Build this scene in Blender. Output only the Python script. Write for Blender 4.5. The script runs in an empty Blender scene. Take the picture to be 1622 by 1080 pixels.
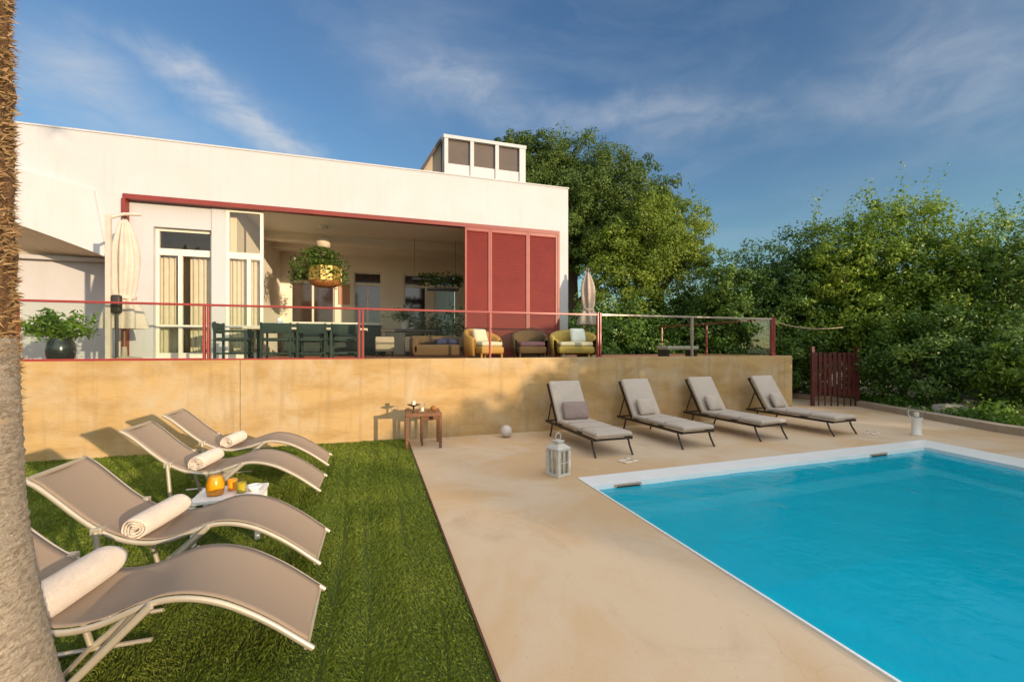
import bpy, bmesh, math, random
import numpy as np
from mathutils import Vector, Matrix, noise as mnoise
R = math.radians
D = bpy.data
scene = bpy.context.scene
COL = scene.collection
random.seed(7)

# ------------------------------------------------------------------ camera
CAM_H = 1.70
FPX = 695.0
YAW = R(17.6)
F2 = (math.sin(YAW), math.cos(YAW)); R2 = (math.cos(YAW), -math.sin(YAW))
cd = D.cameras.new('camera'); cam = D.objects.new('camera', cd); COL.objects.link(cam)
cam.location = (0, 0, CAM_H); cam.rotation_euler = (R(90), 0, -YAW)
cd.sensor_width = 36; cd.lens = 36 * FPX / 1622; cd.shift_y = 10 / 1622
cd.clip_start = 0.05; cd.clip_end = 3000
scene.camera = cam

def at(px, depth):                 # plan position seen in column px at a given depth
    u = (px - 811) / FPX
    return (depth * (F2[0] + u * R2[0]), depth * (F2[1] + u * R2[1]))
def direc(px, py):
    u = (px - 811) / FPX; v = (550 - py) / FPX
    return Vector((F2[0] + u * R2[0], F2[1] + u * R2[1], v)).normalized()

# ------------------------------------------------------------------ sun and sky
SUN_AZ = R(31)      # light comes from +X sin, -Y cos
SUN_EL = R(8.0)
to_sun = Vector((math.sin(SUN_AZ) * math.cos(SUN_EL), -math.cos(SUN_AZ) * math.cos(SUN_EL), math.sin(SUN_EL)))
sl = D.lights.new('sun', 'SUN'); so = D.objects.new('sun', sl); COL.objects.link(so)
sl.energy = 4.4; sl.angle = R(0.6); sl.color = (1.0, 0.765, 0.51)
so.rotation_euler = to_sun.to_track_quat('Z', 'Y').to_euler()
so.location = to_sun * 60

W = D.worlds.new('World'); scene.world = W; W.use_nodes = True
nt = W.node_tree; nt.nodes.clear()
def wn(t, **k):
    n = nt.nodes.new(t)
    for a, b in k.items(): setattr(n, a, b)
    return n
sky = wn('ShaderNodeTexSky', sky_type='NISHITA'); sky.sun_disc = False
sky.sun_elevation = SUN_EL; sky.sun_rotation = math.atan2(to_sun.x, to_sun.y)
sky.air_density = 1.2; sky.dust_density = .2; sky.ozone_density = 1.5; sky.altitude = 0
SKY_STRENGTH = 0.15
bg = wn('ShaderNodeBackground'); bg.inputs[1].default_value = SKY_STRENGTH
wo = wn('ShaderNodeOutputWorld'); nt.links.new(bg.outputs[0], wo.inputs[0])
tc = wn('ShaderNodeTexCoord')
def wmath(op, a, b=None, c=None, clamp=False):
    n = wn('ShaderNodeMath', operation=op); n.use_clamp = clamp
    for i, v in enumerate((a, b, c)):
        if v is None: continue
        if isinstance(v, (int, float)): n.inputs[i].default_value = v
        else: nt.links.new(v, n.inputs[i])
    return n.outputs[0]
def wnoise(vec, scale, detail, rough, dist=0.0, mscale=(1, 1, 1), rot=(0, 0, 0)):
    m = wn('ShaderNodeMapping'); m.inputs['Scale'].default_value = mscale; m.inputs['Rotation'].default_value = rot
    nt.links.new(vec, m.inputs[0])
    n = wn('ShaderNodeTexNoise'); nt.links.new(m.outputs[0], n.inputs['Vector'])
    n.inputs['Scale'].default_value = scale; n.inputs['Detail'].default_value = detail
    n.inputs['Roughness'].default_value = rough; n.inputs['Distortion'].default_value = dist
    return n
gen = tc.outputs['Generated']
wob = wnoise(gen, 5.0, 5, 0.55)
vm = wn('ShaderNodeVectorMath', operation='MULTIPLY_ADD')
nt.links.new(wob.outputs['Color'], vm.inputs[0]); vm.inputs[1].default_value = (0.16, 0.16, 0.16); nt.links.new(gen, vm.inputs[2])
sub = wn('ShaderNodeVectorMath', operation='SUBTRACT'); nt.links.new(vm.outputs[0], sub.inputs[0]); sub.inputs[1].default_value = (0.08, 0.08, 0.08)
wdir = sub.outputs[0]
fine = wnoise(gen, 9.0, 8, 0.62, 0.6, (1, 1, 2.2), (0.5, 0.3, 0.2)).outputs[0]
def dot(v, d):
    n = wn('ShaderNodeVectorMath', operation='DOT_PRODUCT'); nt.links.new(v, n.inputs[0]); n.inputs[1].default_value = d
    return n.outputs['Value']
total = None
# streaks of cirrus: (from, to, half-width, strength)
for (a, b, wd, st) in [((215, 80), (520, 262), 0.026, 1.5), ((320, 150), (440, 225), 0.040, 1.25), ((10, 60), (240, 215), 0.085, 0.75), ((610, 80), (860, 205), 0.060, .72),
                       ((800, 185), (1240, 195), 0.045, .62), ((1380, 60), (1622, 170), 0.10, .55), ((900, 170), (1080, 230), .04, .45),
                       ((1250, 150), (1600, 140), .06, .5), ((60, 170), (330, 240), .06, .5), ((560, 70), (760, 150), .09, .40)]:
    da, db = direc(*a), direc(*b)
    nrm = da.cross(db).normalized(); c = ((da + db) / 2).normalized(); half = da.angle(db) / 2
    axis = nrm.cross(c).normalized()
    across = wmath('DIVIDE', dot(wdir, nrm), wd)
    along = wmath('DIVIDE', dot(wdir, axis), math.sin(half) * 1.15)
    front = wmath('GREATER_THAN', dot(gen, c), 0.0)
    r2 = wmath('ADD', wmath('MULTIPLY', across, across), wmath('MULTIPLY', along, along))
    m = wmath('MULTIPLY', wmath('MULTIPLY', wmath('EXPONENT', wmath('MULTIPLY', r2, -1.4)), st), front)
    total = m if total is None else wmath('MAXIMUM', total, m)
fr = wn('ShaderNodeMapRange'); fr.inputs[1].default_value = .30; fr.inputs[2].default_value = .68
nt.links.new(fine, fr.inputs[0])
broad = wnoise(gen, 2.3, 7, 0.6, 0.5, (1, 1, 2.5), (0.2, 0.6, 0.0)).outputs[0]
br = wn('ShaderNodeMapRange'); br.inputs[1].default_value = .47; br.inputs[2].default_value = .8; br.inputs[3].default_value = 0; br.inputs[4].default_value = .55
nt.links.new(broad, br.inputs[0])
cloud = wmath('ADD', wmath('MULTIPLY', total, wmath('ADD', wmath('MULTIPLY', fr.outputs[0], .75), .25)), wmath('MULTIPLY', br.outputs[0], .5), clamp=True)
hs = wn('ShaderNodeHueSaturation'); hs.inputs['Hue'].default_value = .515; hs.inputs['Saturation'].default_value = 1.16; hs.inputs['Value'].default_value = 1.05
nt.links.new(sky.outputs[0], hs.inputs['Color'])
mx = wn('ShaderNodeMix', data_type='RGBA'); nt.links.new(wmath('MULTIPLY', cloud, .72), mx.inputs[0])
ti = wn('ShaderNodeMix', data_type='RGBA', blend_type='MULTIPLY'); ti.inputs[0].default_value = 1; nt.links.new(hs.outputs[0], ti.inputs[6]); ti.inputs[7].default_value = (.68, .88, 1.06, 1)
nt.links.new(ti.outputs[2], mx.inputs[6]); mx.inputs[7].default_value = (3.6, 3.8, 4.1, 1)
# added fill light: bright cloudy patch in the unseen sky above and behind camera
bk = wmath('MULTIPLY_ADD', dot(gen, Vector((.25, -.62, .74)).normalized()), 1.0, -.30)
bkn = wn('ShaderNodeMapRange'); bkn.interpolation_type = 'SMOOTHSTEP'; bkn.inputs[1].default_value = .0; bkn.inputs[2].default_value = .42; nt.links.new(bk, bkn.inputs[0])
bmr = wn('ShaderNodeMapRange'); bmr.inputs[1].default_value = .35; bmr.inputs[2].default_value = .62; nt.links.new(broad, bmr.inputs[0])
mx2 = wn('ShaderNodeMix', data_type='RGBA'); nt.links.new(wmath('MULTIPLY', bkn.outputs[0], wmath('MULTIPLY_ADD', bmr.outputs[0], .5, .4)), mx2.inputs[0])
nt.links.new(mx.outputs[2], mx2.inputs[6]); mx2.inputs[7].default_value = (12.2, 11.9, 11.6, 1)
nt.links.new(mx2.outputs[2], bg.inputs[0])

vs = scene.view_settings
scene.display_settings.display_device = 'sRGB'
vs.view_transform = 'Standard'; vs.look = 'None'; vs.gamma = 1; vs.exposure = 0.22; vs.use_curve_mapping = False
scene.cycles.max_bounces = 8; scene.cycles.transparent_max_bounces = 16
scene.cycles.caustics_reflective = False; scene.cycles.caustics_refractive = False

# ------------------------------------------------------------------ materials
def _set(b, name, v):
    if name in b.inputs: b.inputs[name].default_value = v
def new_mat(name):
    m = D.materials.new(name); m.use_nodes = True
    return m, m.node_tree, m.node_tree.nodes['Principled BSDF']
def pmat(name, c1, c2=None, scale=6.0, rough=.6, bump=0.0, bscale=60.0, detail=6, metal=0.0, spec=.5, stretch=(1, 1, 1), coat=0,
         c3=None, s3=1.5, lo=.35, hi=.68, sheen=0, trans=0, streak=None):
    m, t, b = new_mat(name)
    N = t.nodes; L = t.links
    _set(b, 'Roughness', rough); _set(b, 'Metallic', metal); _set(b, 'Specular IOR Level', spec); _set(b, 'Coat Weight', coat)
    _set(b, 'Sheen Weight', sheen)
    co = N.new('ShaderNodeTexCoord'); mp = N.new('ShaderNodeMapping'); mp.inputs['Scale'].default_value = stretch
    L.new(co.outputs['Object'], mp.inputs[0])
    if c2 is None: c2 = tuple(min(1, c * 0.82) for c in c1)
    n = N.new('ShaderNodeTexNoise'); n.inputs['Scale'].default_value = scale; n.inputs['Detail'].default_value = detail
    n.inputs['Roughness'].default_value = .6
    L.new(mp.outputs[0], n.inputs['Vector'])
    mr = N.new('ShaderNodeMapRange'); mr.inputs[1].default_value = lo; mr.inputs[2].default_value = hi; L.new(n.outputs[0], mr.inputs[0])
    mix = N.new('ShaderNodeMix'); mix.data_type = 'RGBA'
    L.new(mr.outputs[0], mix.inputs[0]); mix.inputs[6].default_value = (*c1, 1); mix.inputs[7].default_value = (*c2, 1)
    out = mix.outputs[2]
    if c3 is not None:
        n3 = N.new('ShaderNodeTexNoise'); n3.inputs['Scale'].default_value = s3; n3.inputs['Detail'].default_value = 7; n3.inputs['Roughness'].default_value = .65
        n3.inputs['Distortion'].default_value = .4
        L.new(co.outputs['Object'], n3.inputs['Vector'])
        m3 = N.new('ShaderNodeMapRange'); m3.inputs[1].default_value = .46; m3.inputs[2].default_value = .66; L.new(n3.outputs[0], m3.inputs[0])
        x3 = N.new('ShaderNodeMix'); x3.data_type = 'RGBA'; L.new(m3.outputs[0], x3.inputs[0]); L.new(out, x3.inputs[6]); x3.inputs[7].default_value = (*c3, 1)
        out = x3.outputs[2]
    if streak is not None:
        ms_ = N.new('ShaderNodeMapping'); ms_.inputs['Scale'].default_value = (5, 5, .45); L.new(co.outputs['Object'], ms_.inputs[0])
        ns = N.new('ShaderNodeTexNoise'); ns.inputs['Scale'].default_value = 1.6; ns.inputs['Detail'].default_value = 6; L.new(ms_.outputs[0], ns.inputs['Vector'])
        rs = N.new('ShaderNodeMapRange'); rs.inputs[1].default_value = .54; rs.inputs[2].default_value = .78; rs.inputs[4].default_value = streak[1]; L.new(ns.outputs[0], rs.inputs[0])
        xs = N.new('ShaderNodeMix'); xs.data_type = 'RGBA'; L.new(rs.outputs[0], xs.inputs[0]); L.new(out, xs.inputs[6]); xs.inputs[7].default_value = (*streak[0], 1)
        out = xs.outputs[2]
    L.new(out, b.inputs['Base Color'])
    if bump:
        nb = N.new('ShaderNodeTexNoise'); nb.inputs['Scale'].default_value = bscale; nb.inputs['Detail'].default_value = 4
        L.new(mp.outputs[0], nb.inputs['Vector'])
        bp = N.new('ShaderNodeBump'); bp.inputs['Strength'].default_value = bump; bp.inputs['Distance'].default_value = .01
        L.new(nb.outputs[0], bp.inputs['Height']); L.new(bp.outputs[0], b.inputs['Normal'])
    return m
def leafmat(name, cols, rough=.5, trans=.35):
    m, t, b = new_mat(name); N = t.nodes; L = t.links
    g = N.new('ShaderNodeNewGeometry'); cr = N.new('ShaderNodeValToRGB')
    while len(cr.color_ramp.elements) < len(cols): cr.color_ramp.elements.new(.5)
    for i, c in enumerate(cols):
        e = cr.color_ramp.elements[i]; e.position = i / (len(cols) - 1); e.color = (*c, 1)
    # leaf to leaf variation plus broad patches of younger leaves
    co = N.new('ShaderNodeTexCoord'); n = N.new('ShaderNodeTexNoise'); n.inputs['Scale'].default_value = .9; n.inputs['Detail'].default_value = 3
    L.new(co.outputs['Object'], n.inputs['Vector'])
    ma = N.new('ShaderNodeMath'); ma.operation = 'MULTIPLY_ADD'; L.new(g.outputs['Random Per Island'], ma.inputs[0]); ma.inputs[1].default_value = .55
    mb = N.new('ShaderNodeMapRange'); mb.inputs[1].default_value = .35; mb.inputs[2].default_value = .65; mb.inputs[4].default_value = .45; L.new(n.outputs[0], mb.inputs[0])
    L.new(mb.outputs[0], ma.inputs[2]); L.new(ma.outputs[0], cr.inputs[0])
    L.new(cr.outputs[0], b.inputs['Base Color']); _set(b, 'Roughness', rough); _set(b, 'Specular IOR Level', .35)
    tr = N.new('ShaderNodeBsdfTranslucent'); L.new(cr.outputs[0], tr.inputs[0])
    ms = N.new('ShaderNodeMixShader'); ms.inputs[0].default_value = trans
    L.new(b.outputs[0], ms.inputs[1]); L.new(tr.outputs[0], ms.inputs[2]); L.new(ms.outputs[0], N['Material Output'].inputs[0])
    return m
def glassmat(name, tint, refl=1.0, rough=0.0):
    m = D.materials.new(name); m.use_nodes = True; t = m.node_tree; N = t.nodes; L = t.links
    N.remove(N['Principled BSDF'])
    tr = N.new('ShaderNodeBsdfTransparent'); tr.inputs[0].default_value = (*tint, 1)
    gl = N.new('ShaderNodeBsdfGlossy'); gl.inputs['Roughness'].default_value = rough
    fr = N.new('ShaderNodeFresnel'); fr.inputs[0].default_value = 1.5
    mu = N.new('ShaderNodeMath'); mu.operation = 'MULTIPLY'; L.new(fr.outputs[0], mu.inputs[0]); mu.inputs[1].default_value = refl
    ms = N.new('ShaderNodeMixShader'); L.new(mu.outputs[0], ms.inputs[0]); L.new(tr.outputs[0], ms.inputs[1]); L.new(gl.outputs[0], ms.inputs[2])
    L.new(ms.outputs[0], N['Material Output'].inputs[0])
    return m

M = {}
M['plaster'] = pmat('white_plaster', (.535, .525, .545), (.50, .49, .50), 1.3, .85, .25, 40, c3=(.51, .50, .50), s3=.5, streak=((.44, .42, .39), .35))
M['inner'] = pmat('interior_plaster', (.86, .80, .68), (.83, .77, .64), 1.0, .9)
M['red'] = pmat('red_paint', (.225, .028, .018), (.19, .023, .015), 3, .45, .15, 25)
M['reddark'] = pmat('dark_red_paint', (.105, .018, .015), (.07, .012, .01), 4, .5)
M['rail'] = pmat('rail_red_steel', (.30, .035, .03), (.24, .03, .025), 5, .35)
M['railgrey'] = pmat('rail_pale_steel', (.42, .36, .28), (.35, .3, .24), 5, .35, metal=.5)
M['whiteframe'] = pmat('white_frame', (.78, .74, .64), (.72, .68, .58), 3, .45)
M['darkframe'] = pmat('dark_frame', (.05, .03, .02), (.035, .02, .015), 4, .4)
M['darkpane'] = pmat('dark_glass', (.045, .022, .014), (.03, .02, .014), 2, .08, spec=.8)
M['brownpane'] = pmat('brown_glass', (.12, .085, .055), (.09, .065, .045), 1.5, .15, spec=.6)
M['curtain'] = pmat('curtain_cloth', (.80, .75, .66), (.74, .68, .58), 8, .9)
M['sheer'] = leafmat('sheer_curtain', [(.78, .72, .6), (.8, .74, .62)], .9, .65)
M['terracotta'] = pmat('terracotta_floor', (.42, .19, .11), (.36, .16, .09), 4, .55)
M['stile'] = pmat('worn_red_paint', (.29, .055, .04), (.24, .04, .03), 4, .45)
M['taupe'] = pmat('taupe_sling', (.34, .255, .185), (.31, .23, .165), 260, .75, .5, 500, detail=2)
M['champagne'] = pmat('champagne_frame', (.50, .44, .34), (.44, .39, .30), 8, .35, metal=.35)
M['towel'] = pmat('cream_towel', (.80, .68, .56), (.72, .59, .47), 60, .95, 1.0, 220, sheen=.4)
M['white'] = pmat('white_lacquer', (.80, .78, .74), (.76, .73, .68), 5, .35)
M['wood'] = pmat('brown_wood', (.20, .085, .03), (.13, .05, .02), 5, .45, .2, 40, stretch=(1, 1, 9))
M['cushion'] = pmat('grey_taupe_cushion', (.50, .43, .355), (.44, .375, .305), 40, .9, .5, 160)
M['pillow'] = pmat('mauve_pillow', (.30, .225, .20), (.26, .19, .165), 30, .9, .4, 120)
M['iron'] = pmat('dark_bronze_metal', (.045, .032, .024), (.03, .022, .018), 20, .45, metal=.3)
M['teal'] = pmat('teal_canvas', (.028, .045, .042), (.02, .034, .032), 10, .8)
M['tealdark'] = pmat('dark_teal_metal', (.02, .035, .03), (.015, .03, .025), 10, .5)
M['wicker'] = pmat('wicker', (.66, .33, .08), (.42, .19, .04), 60, .6, .8, 90, stretch=(1, 1, 3))
M['wickerpale'] = pmat('pale_wicker', (.62, .42, .10), (.42, .28, .06), 60, .6, .8, 90, stretch=(1, 1, 3))
M['cream'] = pmat('cream_fabric', (.68, .58, .44), (.62, .52, .40), 20, .9, .3, 80)
M['brownfab'] = pmat('brown_fabric', (.13, .07, .03), (.10, .05, .025), 20, .9)
M['purple'] = pmat('dusky_purple', (.16, .07, .10), (.12, .05, .08), 20, .9)
M['navy'] = pmat('navy_fabric', (.03, .03, .09), (.025, .025, .07), 20, .9)
M['parasol'] = pmat('cream_parasol', (.60, .50, .43), (.52, .43, .36), 6, .85, .3, 60)
M['parasol2'] = pmat('dusty_pink_parasol', (.42, .34, .28), (.34, .27, .22), 6, .85, .3, 60)
M['pot'] = pmat('dark_glazed_pot', (.035, .04, .042), (.02, .024, .026), 6, .18, spec=.7)
M['lamp'] = pmat('pale_stone_ball', (.55, .50, .46), (.48, .43, .39), 6, .5)
M['juice'] = pmat('orange_juice', (.95, .36, .01), (.92, .32, .01), 6, .15)
M['limejuice'] = pmat('yellow_green_juice', (.50, .38, .02), (.44, .34, .02), 6, .15)
M['rock'] = pmat('grey_rock', (.34, .30, .24), (.20, .18, .14), 5, .9, 1, 20)
M['brass'] = pmat('brass_panels', (.62, .45, .14), (.40, .25, .06), 8, .35, metal=.4)
M['rust'] = pmat('woven_rust_basket', (.34, .13, .03), (.22, .08, .02), 30, .7)
M['rope'] = pmat('sisal_rope', (.35, .28, .18), (.26, .2, .13), 60, .9)
M['bark'] = pmat('bark', (.14, .095, .06), (.08, .055, .035), 8, .9, 1, 20, stretch=(1, 1, .3))
M['candle'] = pmat('cream_wax', (.75, .66, .5), None, 5, .4)
M['peach'] = pmat('peach_picture', (.55, .30, .19), (.48, .27, .18), 2, .8)
M['glass'] = glassmat('clear_pane', (.93, .96, .93))
M['railglass'] = glassmat('railing_glass', (.90, .94, .91), .14)
M['winglass'] = glassmat('window_glass', (.93, .92, .88), .8)
M['jarglass'] = glassmat('jar_glass', (.95, .97, .97), .35)
M['waterline'] = pmat('white_pool_coping', (.82, .84, .82), (.76, .78, .76), 3, .35, .2, 30)

def wall_material():
    m = pmat('ochre_concrete', (.46, .305, .128), (.37, .235, .09), 1.6, .85, .5, 22, stretch=(.6, 1, 2.2), c3=(.46, .35, .21), s3=1.3, streak=((.29, .20, .09), .65), lo=.42, hi=.60)
    return m
M['ochre'] = wall_material()
M['wallgrey'] = pmat('grey_concrete', (.42, .34, .25), (.36, .29, .20), 2.2, .85, .5, 22)
# deck: warm stained micro-cement
def deck_material():
    m, t, b = new_mat('sand_concrete_deck'); N = t.nodes; L = t.links
    co = N.new('ShaderNodeTexCoord')
    def nz(sc, det, ro, di=0, st=(1, 1, 1)):
        mp = N.new('ShaderNodeMapping'); mp.inputs['Scale'].default_value = st; L.new(co.outputs['Object'], mp.inputs[0])
        n = N.new('ShaderNodeTexNoise'); n.inputs['Scale'].default_value = sc; n.inputs['Detail'].default_value = det; n.inputs['Roughness'].default_value = ro; n.inputs['Distortion'].default_value = di
        L.new(mp.outputs[0], n.inputs['Vector']); return n.outputs[0]
    def ramp(v, a, z):
        r = N.new('ShaderNodeMapRange'); r.inputs[1].default_value = a; r.inputs[2].default_value = z; r.interpolation_type = 'SMOOTHSTEP'; L.new(v, r.inputs[0]); return r.outputs[0]
    def mix(f, a, c):
        x = N.new('ShaderNodeMix'); x.data_type = 'RGBA'; L.new(f, x.inputs[0])
        L.new(a, x.inputs[6]) if not isinstance(a, tuple) else setattr(x.inputs[6], 'default_value', (*a, 1))
        x.inputs[7].default_value = (*c, 1); return x.outputs[2]
    c = mix(ramp(nz(.55, 8, .62, .6), .40, .60), (.60, .47, .32), (.56, .385, .21))
    c = mix(ramp(nz(1.3, 9, .66, 1.2, (1, .6, 1)), .52, .80), c, (.47, .345, .225))
    c = mix(ramp(nz(3.5, 8, .7, .3), .58, .80), c, (.66, .50, .36))
    c = mix(ramp(nz(28, 5, .7), .60, .78), c, (.42, .28, .17))
    vo = N.new('ShaderNodeTexVoronoi'); vo.feature = 'DISTANCE_TO_EDGE'; vo.inputs['Scale'].default_value = .42
    wv = N.new('ShaderNodeTexNoise'); wv.inputs['Scale'].default_value = 2.2; wv.inputs['Detail'].default_value = 8; L.new(co.outputs['Object'], wv.inputs['Vector'])
    va = N.new('ShaderNodeVectorMath'); va.operation = 'MULTIPLY_ADD'; L.new(wv.outputs['Color'], va.inputs[0]); va.inputs[1].default_value = (.5, .5, .5); L.new(co.outputs['Object'], va.inputs[2]); L.new(va.outputs[0], vo.inputs['Vector'])
    cr = N.new('ShaderNodeMapRange'); cr.inputs[1].default_value = .0; cr.inputs[2].default_value = .004; cr.inputs[3].default_value = .16; cr.inputs[4].default_value = 0; L.new(vo.outputs[0], cr.inputs[0])
    cm = N.new('ShaderNodeMath'); cm.operation = 'MULTIPLY'; L.new(cr.outputs[0], cm.inputs[0]); L.new(ramp(nz(.8, 3, .5), .45, .6), cm.inputs[1])
    c = mix(cm.outputs[0], c, (.25, .17, .10))
    c = mix(ramp(nz(160, 2, .5), .66, .74), c, (.30, .21, .14))
    L.new(c, b.inputs['Base Color'])
    _set(b, 'Roughness', .72); _set(b, 'Specular IOR Level', .35)
    bp = N.new('ShaderNodeBump'); bp.inputs['Strength'].default_value = .35; bp.inputs['Distance'].default_value = .004
    L.new(nz(70, 6, .7), bp.inputs['Height']); L.new(bp.outputs[0], b.inputs['Normal'])
    return m
M['deck'] = deck_material(); M['soffit'] = pmat('warm_soffit_plaster', (.84, .76, .60), (.80, .71, .55), 2, .85)
M['soil'] = pmat('planting_soil', (.08, .055, .03), (.05, .04, .02), 5, .95, .8, 30)
M['earth'] = pmat('dry_earth', (.12, .10, .05), (.07, .08, .03), .3, .95)
M['lawnbase'] = pmat('lawn_base', (.06, .09, .012), (.04, .06, .008), 12, .95, .8, 90)
M['basin'] = pmat('turquoise_basin', (.005, .62, .80), (.005, .58, .76), .8, .7)
# pool water
def water_material():
    m = D.materials.new('pool_water'); m.use_nodes = True; t = m.node_tree; N = t.nodes; L = t.links
    N.remove(N['Principled BSDF'])
    co = N.new('ShaderNodeTexCoord')
    n = N.new('ShaderNodeTexNoise'); n.inputs['Scale'].default_value = 5; n.inputs['Detail'].default_value = 5; n.inputs['Distortion'].default_value = .6
    L.new(co.outputs['Object'], n.inputs['Vector'])
    bp = N.new('ShaderNodeBump'); bp.inputs['Strength'].default_value = .4; bp.inputs['Distance'].default_value = .025
    L.new(n.outputs[0], bp.inputs['Height'])
    tr = N.new('ShaderNodeBsdfTransparent'); tr.inputs[0].default_value = (.75, .97, 1.0, 1)
    gl = N.new('ShaderNodeBsdfGlossy'); gl.inputs['Roughness'].default_value = .06; L.new(bp.outputs[0], gl.inputs['Normal'])
    fr = N.new('ShaderNodeFresnel'); fr.inputs[0].default_value = 1.33; L.new(bp.outputs[0], fr.inputs['Normal'])
    df = N.new('ShaderNodeBsdfDiffuse'); df.inputs[0].default_value = (.0, .56, .76, 1); L.new(bp.outputs[0], df.inputs['Normal'])
    m1 = N.new('ShaderNodeMixShader'); m1.inputs[0].default_value = .60
    L.new(tr.outputs[0], m1.inputs[1]); L.new(df.outputs[0], m1.inputs[2])
    ms = N.new('ShaderNodeMixShader'); L.new(fr.outputs[0], ms.inputs[0]); L.new(m1.outputs[0], ms.inputs[1]); L.new(gl.outputs[0], ms.inputs[2])
    L.new(ms.outputs[0], N['Material Output'].inputs[0])
    return m
M['water'] = water_material()
M['leaf_pine'] = leafmat('pine_foliage', [(.035, .075, .012), (.08, .14, .02), (.18, .23, .03)], .6, .25)
M['leaf_light'] = leafmat('light_foliage', [(.09, .15, .014), (.19, .27, .025), (.34, .40, .05)], .5, .35)
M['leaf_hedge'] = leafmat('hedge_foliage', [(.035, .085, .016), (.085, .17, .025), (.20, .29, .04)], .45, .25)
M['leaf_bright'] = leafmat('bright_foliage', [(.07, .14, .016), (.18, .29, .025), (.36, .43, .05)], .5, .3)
M['leaf_low'] = leafmat('groundcover_foliage', [(.05, .12, .014), (.11, .23, .025), (.24, .36, .05)], .5, .3)
M['leaf_fern'] = leafmat('fern_foliage', [(.06, .13, .015), (.14, .25, .03), (.30, .38, .07)], .4, .35)
M['leaf_plant'] = leafmat('houseplant_foliage', [(.03, .08, .015), (.06, .13, .02), (.16, .22, .05)], .4, .3)
M['grass'] = leafmat('grass_blades', [(.085, .135, .012), (.18, .245, .022), (.34, .375, .06)], .55, .3)
M['fibre'] = leafmat('palm_fibre', [(.13, .07, .028), (.33, .205, .09), (.56, .41, .24)], .8, .1)

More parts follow.
